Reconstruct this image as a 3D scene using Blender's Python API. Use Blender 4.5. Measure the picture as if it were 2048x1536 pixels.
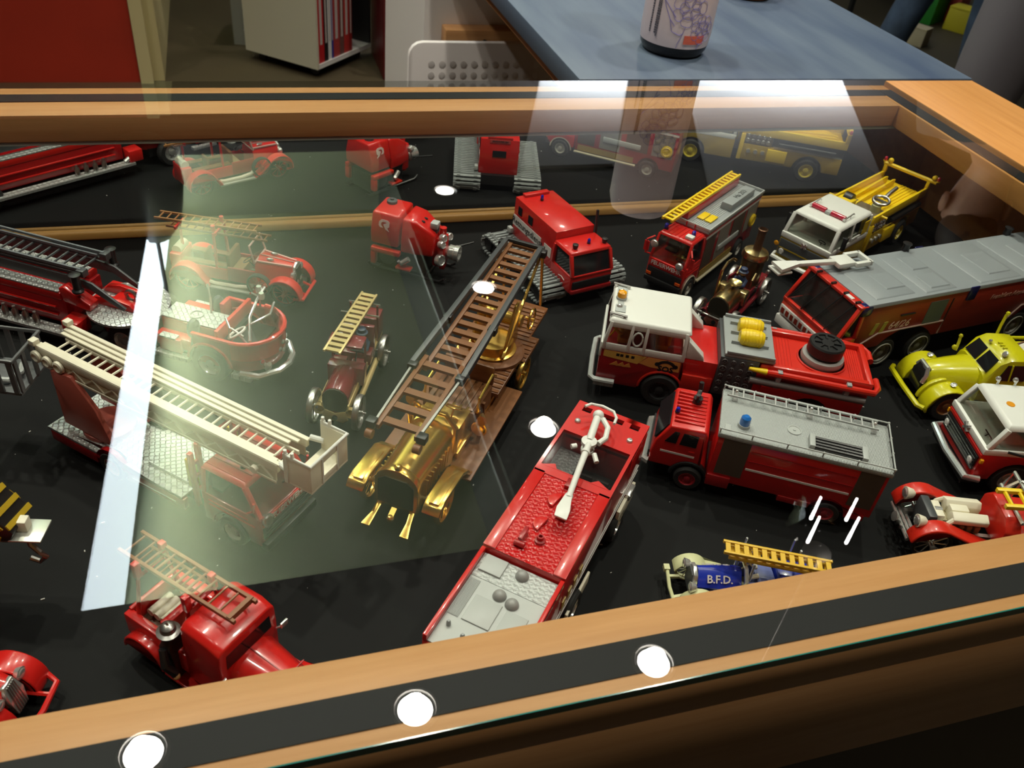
import bpy, bmesh, math, random
from mathutils import Vector, Matrix
random.seed(7)
for o in list(bpy.data.objects): bpy.data.objects.remove(o)
C = bpy.context.scene.collection
SC = bpy.context.scene
U = 0.57                      # one layout unit in metres; toys are laid out in thousandths of a unit
R_ = math.radians
# ---------------------------------------------------------------- camera
cam_d = bpy.data.cameras.new('camera'); cam = bpy.data.objects.new('camera', cam_d); C.objects.link(cam)
cr, cu, cf = Vector((.95738, -.27355, .09924)), Vector((.09844, .62468, .77465)), Vector((.27391, .73188, -.62395))
cf = cr.cross(cu) * -1
m = Matrix((cr, cu, -cf)).transposed().to_4x4(); m.translation = Vector((0, 0, .5 * U)); cam.matrix_world = m
cam_d.sensor_width = 36; cam_d.lens = 1716.2 / 2048 * 36; cam_d.clip_start = .01; cam_d.clip_end = 60
SC.camera = cam
cam_d.dof.use_dof = True; cam_d.dof.focus_distance = .56; cam_d.dof.aperture_fstop = 22.0
# ---------------------------------------------------------------- world and exposure
w = bpy.data.worlds.new('world'); SC.world = w; w.use_nodes = True
w.node_tree.nodes['Background'].inputs[0].default_value = (1, .86, .7, 1)
w.node_tree.nodes['Background'].inputs[1].default_value = .14
SC.view_settings.view_transform = 'Standard'; SC.view_settings.look = 'None'
SC.view_settings.exposure = 0; SC.view_settings.gamma = 1; SC.view_settings.use_curve_mapping = False
SPOT_W = 42.0; PANEL_E = 2.3; COVE_E = 8.0; HAZE_FILL_W = 9.5; FAR_W = 10.0

# ---------------------------------------------------------------- materials
MATS = {}
def nt(name):
    mt = bpy.data.materials.new(name); mt.use_nodes = True
    return mt, mt.node_tree, mt.node_tree.nodes['Principled BSDF']
def mat(name, col, rough=.4, metal=0, coat=0, spec=.5, bump=0, bscale=40, var=0, emit=0, alpha=1, stretch=None, wear=None):
    if name in MATS: return MATS[name]
    mt, t, b = nt(name); N = t.nodes; L = t.links
    b.inputs['Base Color'].default_value = (*col, 1); b.inputs['Roughness'].default_value = rough
    b.inputs['Metallic'].default_value = metal; b.inputs['Coat Weight'].default_value = coat
    b.inputs['Coat Roughness'].default_value = .06
    b.inputs['Specular IOR Level'].default_value = spec
    if alpha < 1: b.inputs['Alpha'].default_value = alpha
    if emit: b.inputs['Emission Color'].default_value = (*col, 1); b.inputs['Emission Strength'].default_value = emit
    if bump or var:
        tc = N.new('ShaderNodeTexCoord'); nz = N.new('ShaderNodeTexNoise'); nz.inputs['Scale'].default_value = bscale; nz.inputs['Detail'].default_value = 5
        src = tc.outputs['Object']
        if stretch:
            mp = N.new('ShaderNodeMapping'); mp.inputs['Scale'].default_value = stretch; L.new(src, mp.inputs[0]); src = mp.outputs[0]
        L.new(src, nz.inputs['Vector'])
        if var:
            rp = N.new('ShaderNodeValToRGB'); rp.color_ramp.elements[0].position = .3; rp.color_ramp.elements[1].position = .7
            lo = wear or tuple(c * (1 - var) for c in col); hi = tuple(min(1, c * (1 + var)) for c in col)
            rp.color_ramp.elements[0].color = (*lo, 1); rp.color_ramp.elements[1].color = (*hi, 1)
            L.new(nz.outputs['Fac'], rp.inputs[0]); L.new(rp.outputs[0], b.inputs['Base Color'])
        if bump:
            bp = N.new('ShaderNodeBump'); bp.inputs['Strength'].default_value = bump; bp.inputs['Distance'].default_value = .002
            L.new(nz.outputs['Fac'], bp.inputs['Height']); L.new(bp.outputs[0], b.inputs['Normal'])
    MATS[name] = mt; return mt
def tread(name, col, rough, metal, size, depth=.5, diamond=False):
    """chequer plate: alternating short bars pressed into the sheet"""
    mt, t, b = nt(name); N = t.nodes; L = t.links
    b.inputs['Base Color'].default_value = (*col, 1); b.inputs['Roughness'].default_value = rough; b.inputs['Metallic'].default_value = metal
    tc = N.new('ShaderNodeTexCoord')
    def wave(ang, ph):
        mp = N.new('ShaderNodeMapping'); mp.inputs['Rotation'].default_value = (0, 0, ang); mp.inputs['Scale'].default_value = (size, size, size)
        L.new(tc.outputs['Object'], mp.inputs[0]); sp = N.new('ShaderNodeSeparateXYZ'); L.new(mp.outputs[0], sp.inputs[0])
        outs = []
        for ax, f in ((0, 1.0), (1, 1.0 if diamond else .5)):
            a = N.new('ShaderNodeMath'); a.operation = 'MULTIPLY_ADD'; a.inputs[1].default_value = f; a.inputs[2].default_value = ph * .5
            L.new(sp.outputs[ax], a.inputs[0]); s = N.new('ShaderNodeMath'); s.operation = 'SINE'; L.new(a.outputs[0], s.inputs[0]); outs.append(s)
        mlt = N.new('ShaderNodeMath'); mlt.operation = 'MULTIPLY'; L.new(outs[0].outputs[0], mlt.inputs[0]); L.new(outs[1].outputs[0], mlt.inputs[1]); return mlt
    w1, w2 = wave(R_(45), 0), wave(R_(-45), 3.14)
    mx = N.new('ShaderNodeMath'); mx.operation = 'MAXIMUM'; L.new(w1.outputs[0], mx.inputs[0]); L.new(w2.outputs[0], mx.inputs[1])
    if diamond:
        cl_ = N.new('ShaderNodeMapRange'); cl_.inputs[1].default_value = -.25; cl_.inputs[2].default_value = .25; L.new(w1.outputs[0], cl_.inputs[0]); mx = cl_
    bp = N.new('ShaderNodeBump'); bp.inputs['Strength'].default_value = depth; bp.inputs['Distance'].default_value = .0006
    L.new(mx.outputs[0], bp.inputs['Height']); L.new(bp.outputs[0], b.inputs['Normal'])
    MATS[name] = mt; return mt
def wood(name, c1, c2, axis, rough=.38, scale=18):
    mt, t, b = nt(name); N = t.nodes; L = t.links
    tc = N.new('ShaderNodeTexCoord'); mp = N.new('ShaderNodeMapping')
    s = [scale * 6] * 3; s[axis] = scale * .35; mp.inputs['Scale'].default_value = s
    nz = N.new('ShaderNodeTexNoise'); nz.inputs['Scale'].default_value = 1; nz.inputs['Detail'].default_value = 6; nz.inputs['Roughness'].default_value = .65
    rp = N.new('ShaderNodeValToRGB'); rp.color_ramp.elements[0].color = (*c1, 1); rp.color_ramp.elements[1].color = (*c2, 1)
    rp.color_ramp.elements[0].position = .3; rp.color_ramp.elements[1].position = .72
    L.new(tc.outputs['Object'], mp.inputs[0]); L.new(mp.outputs[0], nz.inputs['Vector']); L.new(nz.outputs['Fac'], rp.inputs[0]); L.new(rp.outputs[0], b.inputs['Base Color'])
    b.inputs['Roughness'].default_value = rough; b.inputs['Specular IOR Level'].default_value = .35
    MATS[name] = mt; return mt
def pane_mat(name, tint, boost=1.9, ior=1.5):
    """thin clear sheet: Fresnel mix of mirror reflection and straight transmission"""
    mt = bpy.data.materials.new(name); mt.use_nodes = True; t = mt.node_tree; N = t.nodes; L = t.links; N.clear()
    out = N.new('ShaderNodeOutputMaterial'); mx = N.new('ShaderNodeMixShader'); tr = N.new('ShaderNodeBsdfTransparent'); gl = N.new('ShaderNodeBsdfGlossy')
    tr.inputs[0].default_value = (*tint, 1); gl.inputs['Roughness'].default_value = 0.0; gl.inputs[0].default_value = (1, 1, 1, 1)
    fr = N.new('ShaderNodeFresnel'); fr.inputs['IOR'].default_value = ior; ge = N.new('ShaderNodeNewGeometry')
    a = N.new('ShaderNodeMath'); a.operation = 'MULTIPLY'; a.inputs[1].default_value = boost; a.use_clamp = True; L.new(fr.outputs[0], a.inputs[0])
    iv = N.new('ShaderNodeMath'); iv.operation = 'SUBTRACT'; iv.inputs[0].default_value = 1; L.new(ge.outputs['Backfacing'], iv.inputs[1])
    mm = N.new('ShaderNodeMath'); mm.operation = 'MULTIPLY'; L.new(a.outputs[0], mm.inputs[0]); L.new(iv.outputs[0], mm.inputs[1])
    L.new(mm.outputs[0], mx.inputs[0]); L.new(tr.outputs[0], mx.inputs[1]); L.new(gl.outputs[0], mx.inputs[2]); L.new(mx.outputs[0], out.inputs[0])
    MATS[name] = mt; return mt

# ---------------------------------------------------------------- mesh building
class MB:
    def __init__(s, k=U): s.bm = bmesh.new(); s.k = k
    def vf(s, vs, fs):
        b = [s.bm.verts.new(v) for v in vs]
        for f in fs:
            try: s.bm.faces.new([b[i] for i in f])
            except ValueError: pass
        return s
    def box(s, x0, x1, y0, y1, z0, z1, tx=0, ty=0, dx=0):
        """axis box; tx, ty shrink the top; dx shifts the top"""
        return s.vf([(x0, y0, z0), (x1, y0, z0), (x1, y1, z0), (x0, y1, z0), (x0 + tx + dx, y0 + ty, z1), (x1 - tx + dx, y0 + ty, z1), (x1 - tx + dx, y1 - ty, z1), (x0 + tx + dx, y1 - ty, z1)],
                    [(3, 2, 1, 0), (4, 5, 6, 7), (0, 1, 5, 4), (1, 2, 6, 5), (2, 3, 7, 6), (3, 0, 4, 7)])
    def prism(s, prof, a0, a1, ax=1, in0=0, in1=0):
        """profile extruded along an axis; profile in the two other axes; in0, in1 shrink the ends towards the centroid"""
        n = len(prof); cx = sum(p[0] for p in prof) / n; cy = sum(p[1] for p in prof) / n
        def pt(p, a, sh):
            u, v = p[0] + (cx - p[0]) * sh, p[1] + (cy - p[1]) * sh
            return {0: (a, u, v), 1: (u, a, v), 2: (u, v, a)}[ax]
        vs = [pt(p, a0, in0) for p in prof] + [pt(p, a1, in1) for p in prof]
        fs = [tuple(range(n)), tuple(range(2 * n - 1, n - 1, -1))] + [(i, (i + 1) % n, n + (i + 1) % n, n + i) for i in range(n)]
        return s.vf(vs, fs)
    def tube(s, pts, r, n=8, closed=False, r1=None):
        P = [Vector(p) for p in pts]; m_ = len(P); rings = []; up = Vector((.13, .21, .97))
        for i, p in enumerate(P):
            if closed: d = P[(i + 1) % m_] - P[i - 1]
            else: d = P[min(i + 1, m_ - 1)] - P[max(i - 1, 0)]
            d.normalize(); a = d.cross(up)
            if a.length < .05: a = d.cross(Vector((1, 0, 0)))
            a.normalize(); b = d.cross(a); rr = r if r1 is None else r + (r1 - r) * i / max(1, m_ - 1)
            rings.append([s.bm.verts.new(p + (a * math.cos(t) + b * math.sin(t)) * rr) for t in [2 * math.pi * k / n for k in range(n)]])
        for i in range(m_ if closed else m_ - 1):
            A, B = rings[i], rings[(i + 1) % m_]
            for k in range(n): s.bm.faces.new((A[k], A[(k + 1) % n], B[(k + 1) % n], B[k]))
        if not closed: s.bm.faces.new(rings[0][::-1]); s.bm.faces.new(rings[-1])
        return s
    def lathe(s, prof, c, ax=(0, 0, 1), n=20, closed=False):
        """profile of (radius, height) turned about an axis through c"""
        q = Vector((0, 0, 1)).rotation_difference(Vector(ax)); c = Vector(c); rings = []
        for r, h in prof:
            rings.append([s.bm.verts.new(c + q @ Vector((r * math.cos(2 * math.pi * k / n), r * math.sin(2 * math.pi * k / n), h))) for k in range(n)] if r > 1e-6 else [s.bm.verts.new(c + q @ Vector((0, 0, h)))])
        m_ = len(rings)
        for i in range(m_ if closed else m_ - 1):
            A, B = rings[i], rings[(i + 1) % m_]
            for k in range(n):
                f = [A[k % len(A)], A[(k + 1) % len(A)], B[(k + 1) % len(B)], B[k % len(B)]]
                f = list(dict.fromkeys(f))
                if len(f) > 2:
                    try: s.bm.faces.new(f)
                    except ValueError: pass
        if not closed:
            for A, rv in ((rings[0], 1), (rings[-1], 0)):
                if len(A) > 2: s.bm.faces.new(A[::-1] if rv else A)
        return s
    def cyl(s, p0, p1, r, r1=None, n=16):
        p0, p1 = Vector(p0), Vector(p1); d = p1 - p0
        return s.lathe([(r, 0), (r if r1 is None else r1, d.length)], p0, d.normalized(), n)
    def sph(s, c, r, n=12, sc=(1, 1, 1), half=False):
        k = n // 2; prof = []
        a0 = 0 if half else -math.pi / 2
        for i in range(k + 1):
            t = a0 + (math.pi / 2 - a0) * i / k; prof.append((max(0, math.cos(t)), math.sin(t)))
        vs0 = len(s.bm.verts); s.bm.verts.ensure_lookup_table()
        s.lathe(prof, (0, 0, 0), (0, 0, 1), n); s.bm.verts.ensure_lookup_table()
        for v in list(s.bm.verts)[vs0:]: v.co = Vector((v.co.x * r * sc[0], v.co.y * r * sc[1], v.co.z * r * sc[2])) + Vector(c)
        return s
    def torus(s, c, ax, R, r, n=24, m_=8):
        q = Vector((0, 0, 1)).rotation_difference(Vector(ax)); c = Vector(c)
        return s.tube([c + q @ Vector((R * math.cos(2 * math.pi * k / n), R * math.sin(2 * math.pi * k / n), 0)) for k in range(n)], r, m_, True)
    def bar(s, p0, p1, w_, h, up=(0, 0, 1)):
        """square bar between two points"""
        p0, p1 = Vector(p0), Vector(p1); d = (p1 - p0).normalized(); a = d.cross(Vector(up)).normalized(); b = a.cross(d)
        vs = [p + a * x * w_ / 2 + b * y * h / 2 for p in (p0, p1) for x, y in ((-1, -1), (1, -1), (1, 1), (-1, 1))]
        return s.vf(vs, [(0, 1, 2, 3), (7, 6, 5, 4), (0, 4, 5, 1), (1, 5, 6, 2), (2, 6, 7, 3), (3, 7, 4, 0)])
    def loft(s, secs):
        """skin through closed sections (lists of equal length), ends capped"""
        rings = [[s.bm.verts.new(p) for p in sec] for sec in secs]; n = len(rings[0])
        for A, B in zip(rings, rings[1:]):
            for k in range(n): s.bm.faces.new((A[k], A[(k + 1) % n], B[(k + 1) % n], B[k]))
        s.bm.faces.new(rings[0][::-1]); s.bm.faces.new(rings[-1]); return s
    def mesh(s, name, mt, bevel=0, smooth=35, seg=2, origin=None):
        bm = s.bm
        bmesh.ops.recalc_face_normals(bm, faces=bm.faces)
        if bevel:
            ed = [e for e in bm.edges if len(e.link_faces) == 2 and e.calc_face_angle(0) > R_(30)]
            bmesh.ops.bevel(bm, geom=ed, offset=bevel, segments=seg, profile=.5, affect='EDGES', clamp_overlap=True)
        if origin is not None: bmesh.ops.translate(bm, verts=bm.verts, vec=-Vector(origin))
        bmesh.ops.scale(bm, vec=(s.k,) * 3, verts=bm.verts)
        me = bpy.data.meshes.new(name); bm.to_mesh(me); bm.free()
        if mt: me.materials.append(mt)
        if smooth:
            for p in me.polygons: p.use_smooth = True
            me.set_sharp_from_angle(angle=R_(smooth))
        return me
    def obj(s, name, mt, parent=None, bevel=0, smooth=35, seg=2, **kw):
        me = s.mesh(name, mt, bevel, smooth, seg)
        o = bpy.data.objects.new(name, me); C.objects.link(o)
        if parent: o.parent = parent
        for k_, v in kw.items(): o[k_] = v
        return o
class T(MB):                       # the same, in toy units
    def __init__(s): MB.__init__(s, U * .001)
def tag(o, label, cat, group=None):
    o['label'] = label; o['category'] = cat
    if group: o['group'] = group
    return o
def thing(name, label, cat, x, y, z=0, rz=0, group=None):
    o = bpy.data.objects.new(name, None); C.objects.link(o); o.empty_display_size = .02
    o.location = (x * U, y * U, z * U); o.rotation_euler = (0, 0, R_(rz)); return tag(o, label, cat, group)
def struct(name, mb, mt, **kw):
    o = mb.obj(name, mt, **kw); o['kind'] = 'structure'; return o
def clone(o, parent, loc=None, rot=None):
    c = o.copy(); C.objects.link(c); c.parent = parent
    if loc is not None: c.location = loc
    if rot is not None: c.rotation_euler = rot
    for ch in [q for q in bpy.data.objects if q.parent == o]: clone(ch, c)
    return c
def mm(*v): return Vector(v) * U * .001
def text(s, size, mt, parent, org, xax, yax, name='lettering', depth=.25, shear=0, bold=0, align='CENTER', space=1):
    """flat raised letters; org, xax, yax in the parent's toy units"""
    cu_ = bpy.data.curves.new('txt', 'FONT'); cu_.body = s; cu_.size = size; cu_.align_x = align; cu_.align_y = 'CENTER'; cu_.extrude = depth; cu_.shear = shear
    cu_.offset = bold; cu_.resolution_u = 2; cu_.space_character = space
    o = bpy.data.objects.new('txt', cu_); C.objects.link(o)
    me = bpy.data.meshes.new_from_object(o.evaluated_get(bpy.context.evaluated_depsgraph_get())); bpy.data.objects.remove(o); bpy.data.curves.remove(cu_)
    x, y = Vector(xax).normalized(), Vector(yax).normalized(); z = x.cross(y); M = Matrix((x, y, z)).transposed().to_4x4(); M.translation = Vector(org)
    me.transform(Matrix.Scale(U * .001, 4) @ M); me.name = name; me.materials.clear(); me.materials.append(mt)
    q = bpy.data.objects.new(name, me); C.objects.link(q); q.parent = parent; return q
# ---------------------------------------------------------------- lights
FLOOR, CEIL = -1.67, 2.9
glow = mat('lamp_lens', (1, .96, .88), emit=42); cup = mat('lamp_cup', (.7, .68, .64), .3, 1); black_m = mat('black_metal', (.02, .02, .02), .4)
def ceiling_spot(x, y, label, z=CEIL, k=1):
    t = thing('ceiling_spot', label, 'lamp', x, y, z, 0, 'ceiling spots')
    MB().lathe([(.098, .03), (.104, -.005), (.09, -.012), (.084, .0), (.084, .03)], (0, 0, 0), n=24, closed=True).obj('lamp_rim', cup, t)
    MB().lathe([(.076, .001), (.072, -.004), (0, -.012)], (0, 0, 0), n=24).obj('lamp_lens', glow, t)
    l = bpy.data.lights.new('spot_light', 'SPOT'); l.energy = SPOT_W * k; l.spot_size = R_(105); l.spot_blend = .8; l.shadow_soft_size = .03; l.color = (1, .91, .78)
    o = bpy.data.objects.new('spot_light', l); C.objects.link(o); o.parent = t; o.location = (0, 0, -.03 * U)
    return t
for x, y, n in ((1.64, 6.63, 'farthest spot of the row over the right of the case'), (1.59, 5.09, 'second farthest spot of the row over the right of the case'), (1.56, 3.54, 'third farthest spot of the row over the right of the case'),
                (1.58, 1.91, 'spot where the two rows meet, over the right of the case'), (.47, 1.92, 'middle spot of the cross row over the case'), (-.61, 1.97, 'left spot of the cross row over the case'),
                (1.6, .3, 'spot over the front right corner of the case'), (-1.7, 1.95, 'leftmost spot of the cross row'), (-1.7, 3.9, 'spot added out of view left of the green bay')):  # last spot is added, unseen, to brighten the white panel under the counter
    ceiling_spot(x, y, 'round recessed ' + n, CEIL)
for x, y, n in ((-.9, .3, 'fill spot added out of view over the front left corner of the case'), (.4, .3, 'fill spot added out of view over the middle of the front rail')): ceiling_spot(x, y, 'round recessed ' + n, CEIL, .45)  # weak fill spots added out of view for the sides facing the front
board_m = mat('white_board', (.84, .86, .88), .7)
def ceiling_board(pts, label):
    t = thing('ceiling_board', label, 'ceiling board', 0, 0, CEIL, 0, 'white ceiling boards')
    MB().prism(pts, -.03, -.012, ax=2).obj('board', board_m, t)
    q = MB()
    for a, b in zip(pts, pts[1:] + pts[:1]): q.bar((*a, -.006), (*b, -.006), .03, .012)
    q.obj('frame', mat('panel_frame', (.8, .8, .8), .5), t)
def added_uplight(x, y, z, L_, label):  # unseen lamps added so the boards' mirror image fades towards the front
    t = thing('uplighter', label, 'lamp', x, y, z, 0, 'added board lamps')
    MB().box(-L_ / 2, L_ / 2, -.06, .06, -.06, -.02).obj('lamp_body', black_m, t); MB().cyl((0, 0, -.06), (0, 0, FLOOR - z), .02).obj('pole', black_m, t); MB().cyl((0, 0, FLOOR - z), (0, 0, FLOOR - z + .02), .16, n=20).obj('lamp_foot', black_m, t)
    l = bpy.data.lights.new('added_uplight', 'AREA'); l.shape = 'RECTANGLE'; l.size = L_ * U; l.size_y = .1 * U; l.energy = FAR_W * L_; l.color = (.92, .96, 1)
    o = bpy.data.objects.new('added_uplight', l); C.objects.link(o); o.parent = t; o.rotation_euler = (math.pi, 0, 0)
ceiling_board([(2.45, 7.0), (3.35, 7.0), (4.95, 10.4), (3.8, 10.4)], 'narrower white ceiling board at the back')
ceiling_board([(4.1, 6.4), (5.95, 6.3), (7.9, 10.4), (5.9, 10.4), (4.9, 8.5)], 'wider white ceiling board at the back right')
added_uplight(4.0, 9.25, 2.1, 1.5, 'long black lamp added out of view to light the narrower white board'); added_uplight(6.6, 9.25, 2.1, 2.2, 'long black lamp added out of view to light the wider white board')

# ---------------------------------------------------------------- room shell
RX0, RX1, RY0, RY1 = -6, 10, -4, 12
floor_m = mat('floor_lino', (.075, .056, .03), .6, var=.12, bscale=3)
struct('floor', MB().box(RX0, RX1, RY0, RY1, FLOOR - .1, FLOOR), floor_m)
wall_m = mat('wall_paint', (.30, .27, .21), .8, bump=.1, bscale=30)
struct('wall_back', MB().box(RX0, RX1, RY1, RY1 + .1, FLOOR, 3.7), wall_m)
struct('wall_front', MB().box(RX0, RX1, RY0 - .1, RY0, FLOOR, 3.7), wall_m)
struct('wall_left', MB().box(RX0 - .1, RX0, RY0, RY1, FLOOR, 3.7), wall_m)
struct('wall_right', MB().box(RX1, RX1 + .1, RY0, RY1, FLOOR, 3.7), wall_m)
ceil_m = mat('ceiling_dark', (.032, .026, .026), .8)
cx0, cx1, cy0, cy1 = -.86, 1.24, 2.72, 7.7; XS = lambda y: -.89 + .0474 * (y - 2.72)
ce = MB().prism([(RX0, RY0), (cx0 - .04, RY0), (cx0 - .04, cy0), (XS(cy0) - .001, cy0), (XS(cy1) - .001, cy1), (cx0 - .04, cy1), (cx0 - .04, RY1), (RX0, RY1)], CEIL, CEIL + .1, ax=2).box(cx1 + .05, RX1, RY0, RY1, CEIL, CEIL + .1).box(cx0 - .04, cx1 + .05, RY0, cy0, CEIL, CEIL + .1).box(cx0 - .04, cx1 + .05, cy1, RY1, CEIL, CEIL + .1)
struct('ceiling', ce, ceil_m)
cove_m = mat('cove_paint', (.70, .76, .46), .8); cove_d = mat('cove_shade_paint', (.10, .11, .08), .8)  # side and end walls painted darker so the mirrored haze falls off
cv = thing('ceiling_cove', 'pale green recessed ceiling bay lit by a long strip along its left side', 'ceiling bay', 0, 0, CEIL)
MB().box(cx0 - .12, cx1 + .05, cy0, cy1, .72, .8).obj('cove_top', cove_m, cv)
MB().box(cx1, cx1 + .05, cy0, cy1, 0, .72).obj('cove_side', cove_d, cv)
MB().box(cx0 - .12, cx1 + .05, cy0 - .05, cy0, .1, .8).obj('cove_end', cove_d, cv); MB().box(cx0 - .12, cx1 + .05, cy1, cy1 + .05, .1, .8).obj('cove_end', mat('cove_half_shade', (.34, .37, .24), .8), cv)
MB().vf([(XS(cy0), cy0, .0), (XS(cy1), cy1, .0), (XS(cy1), cy1, .55), (XS(cy0), cy0, .70), (XS(cy0) - .01, cy0, .0), (XS(cy1) - .01, cy1, .0), (XS(cy1) - .01, cy1, .55), (XS(cy0) - .01, cy0, .70)],
        [(0, 1, 2, 3), (4, 7, 6, 5), (0, 4, 5, 1), (3, 2, 6, 7), (0, 3, 7, 4), (1, 5, 6, 2)]).obj('light_strip', mat('strip_glow', (.80, .92, 1.0), emit=COVE_E), cv)
cl = bpy.data.lights.new('haze_fill_light', 'AREA'); cl.shape = 'RECTANGLE'; cl.size = .05 * U; cl.size_y = 4.8 * U; cl.energy = HAZE_FILL_W; cl.color = (.95, 1, .82)  # unseen lamp added to strengthen the green haze mirrored beside the strip
co = bpy.data.objects.new('haze_fill_light', cl); C.objects.link(co); co.parent = cv; co.location = (-.66 * U, 5.2 * U, .52 * U); co.rotation_euler = (0, R_(-125), 0)
MB().box(1.17, 1.21, 2.9, 5.8, -.04, -.01).obj('track_rail', mat('pale_rail', (.75, .75, .72), .4), cv)
# hanging black lamp that shows dark in the glass
pl = thing('pendant_lamp', 'long dark hanging lamp over the left of the case', 'lamp', -.68, 6.15, CEIL)
MB().lathe([(0, .25), (.10, .24), (.2, .1), (.25, -.2), (.23, -.42), (.14, -.53), (.0, -.56)], (0, 0, -.2), n=20).obj('lamp_shade', black_m, pl)
MB().cyl((0, 0, .04), (0, 0, .7), .015).obj('stem', black_m, pl)

# assumed glass lamp, added so its rods mirror as streaks in the glass
gl_ = thing('assumed_glass_lamp', 'assumed clear glass lamp with glowing upright rods, added hanging over the front right of the case', 'lamp', 1.80, 1.55, CEIL)
MB().cyl((0, 0, 0), (0, 0, -1.1), .006).obj('cord', black_m, gl_); MB().lathe([(.02, -1.1), (.05, -1.12), (.05, -1.16), (0, -1.16)], (0, 0, 0), n=16).obj('lamp_cap', cup, gl_)
MB().lathe([(.05, -1.161), (.13, -1.2), (.16, -1.3), (.13, -1.42), (.06, -1.47), (0, -1.475), (0, -1.472), (.058, -1.466), (.127, -1.418), (.156, -1.3), (.127, -1.203), (.05, -1.165)], (0, 0, 0), n=28).obj('glass_bowl', pane_mat('lamp_glass', (.98, .98, .98), 1.0), gl_)
for k_, (x, y) in enumerate(((-.085, -.02), (-.03, .06), (.05, -.05), (.095, .03))): MB().cyl((x, y, -1.25 - .02 * (k_ % 2)), (x, y, -1.38), .006, .004, 8).obj('glowing_rod', mat('rod_glow', (1, .97, .92), emit=30), gl_)
# ---------------------------------------------------------------- display case
W1, W2 = (.46, .225, .082), (.58, .315, .135)
wood_x = wood('beech_along', W1, W2, 0); wood_y = wood('beech_across', (.45, .20, .05), (.57, .28, .085), 1)
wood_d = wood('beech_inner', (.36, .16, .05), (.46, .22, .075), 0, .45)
glass_m = pane_mat('case_glass', (.965, .985, .972)); edge_m = mat('glass_edge', (.01, .16, .13), .12, spec=.8)
rubber = mat('rubber_strip', (.011, .0115, .012), .6, spec=.25, bump=.15, bscale=60)
case = thing('display_case', 'glass-topped beech display case with a black base holding the toy fire engines', 'display case', 0, .8, FLOOR)
oy, oz = -.8, -FLOOR
def cb(name, mt, *b, bevel=0, **kw):
    q = MB()
    for x0, x1, y0, y1, z0, z1 in b: q.box(x0, x1, y0 + oy, y1 + oy, z0 + oz, z1 + oz)
    return q.obj(name, mt, case, bevel, **kw)
GX0, GX1 = -1.12, 1.1785
cb('glass_pane', glass_m, (GX0, GX1, .2655, 1.357, -.008, 0))
ge_ = cb('glass_edge', edge_m, (GX0, GX1, .2645, .2654, -.0082, -.0002), label='polished green front edge of the glass')
cb('rail', wood_x, (GX0, 1.1445, .2655, .335, -.048, -.0095), bevel=.0015)
cb('rail', wood_x, (GX0, 1.1445, 1.257, 1.357, -.048, -.0095), bevel=.0015)
cb('rail', wood_y, (1.145, 1.1785, .2655, 1.357, -.048, -.0095), bevel=.0015)
cb('rail', wood_y, (GX0 - .1, GX0 - .002, .2655, 1.357, -.048, -.0), bevel=.0015)
cb('side_board', wood_y, (1.179, 1.383, .2, 1.357, -.05, .0), bevel=.003); cb('side_panel', wood_y, (1.275, 1.375, .21, 1.355, -.2, -.0505))
for b in ((GX0, 1.149, .2805, .307, -.0094, -.0084), (GX0, 1.149, 1.304, 1.331, -.0094, -.0084), (1.150, 1.177, .27, 1.3305, -.0094, -.0084)):
    cb('gasket', rubber, b)
cb('front_panel', wood_x, (GX0, 1.178, .2715, .29, -.196, -.0485), bevel=.001)
cb('mirror', mat('mirror_silver', (.86, .88, .86), .0, 1), (GX0, 1.2535, 1.262, 1.268, -.1995, -.0485))
cb('mirror_edge', mat('mirror_trim', (.30, .32, .28), .3), (GX0, 1.2535, 1.2585, 1.2615, -.0535, -.0485))
bt = MB()
bt.prism([(1.2485 + oy, -.1995 + oz), (1.2612 + oy, -.1995 + oz), (1.2612 + oy, -.187 + oz), (1.2565 + oy, -.1845 + oz), (1.250 + oy, -.188 + oz)], GX0, 1.2535, ax=0).obj('batten', wood('batten_wood', (.52, .27, .07), (.66, .37, .12), 0), case, .002)
felt = mat('black_base', (.0060, .0062, .0064), .6, spec=.12, bump=.03, bscale=300)
cb('base_board', felt, (GX0, 1.256, .29, 1.3, -.212, -.2))
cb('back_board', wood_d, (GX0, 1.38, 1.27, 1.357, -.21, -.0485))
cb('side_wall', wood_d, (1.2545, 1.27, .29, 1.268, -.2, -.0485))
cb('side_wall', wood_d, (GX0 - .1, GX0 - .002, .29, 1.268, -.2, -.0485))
cb('plinth', mat('plinth_dark', (.008, .008, .014), .5), (GX0 + .1, 1.38, .31, 1.3, FLOOR, -.213))
# dust specks lying on the black base
sp = T(); rr = random.Random(3)
for k in range(240):
    x, y, r = rr.uniform(-400, 1100), rr.uniform(330, 1240), rr.choice((.4, .5, .6, 1.0)); a = rr.uniform(0, 3)
    sp.bar((x, y, r * .5), (x + math.cos(a) * r * rr.uniform(1, 4), y + math.sin(a) * r * 2, r * .5), r, r)
dd = sp.obj('dust', mat('dust', (.55, .53, .5), .9)); dd.location = (0, 0, -.2 * U); dd['kind'] = 'stuff'; dd['label'] = 'pale dust specks scattered over the black base of the case'; dd['category'] = 'dust'

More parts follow.
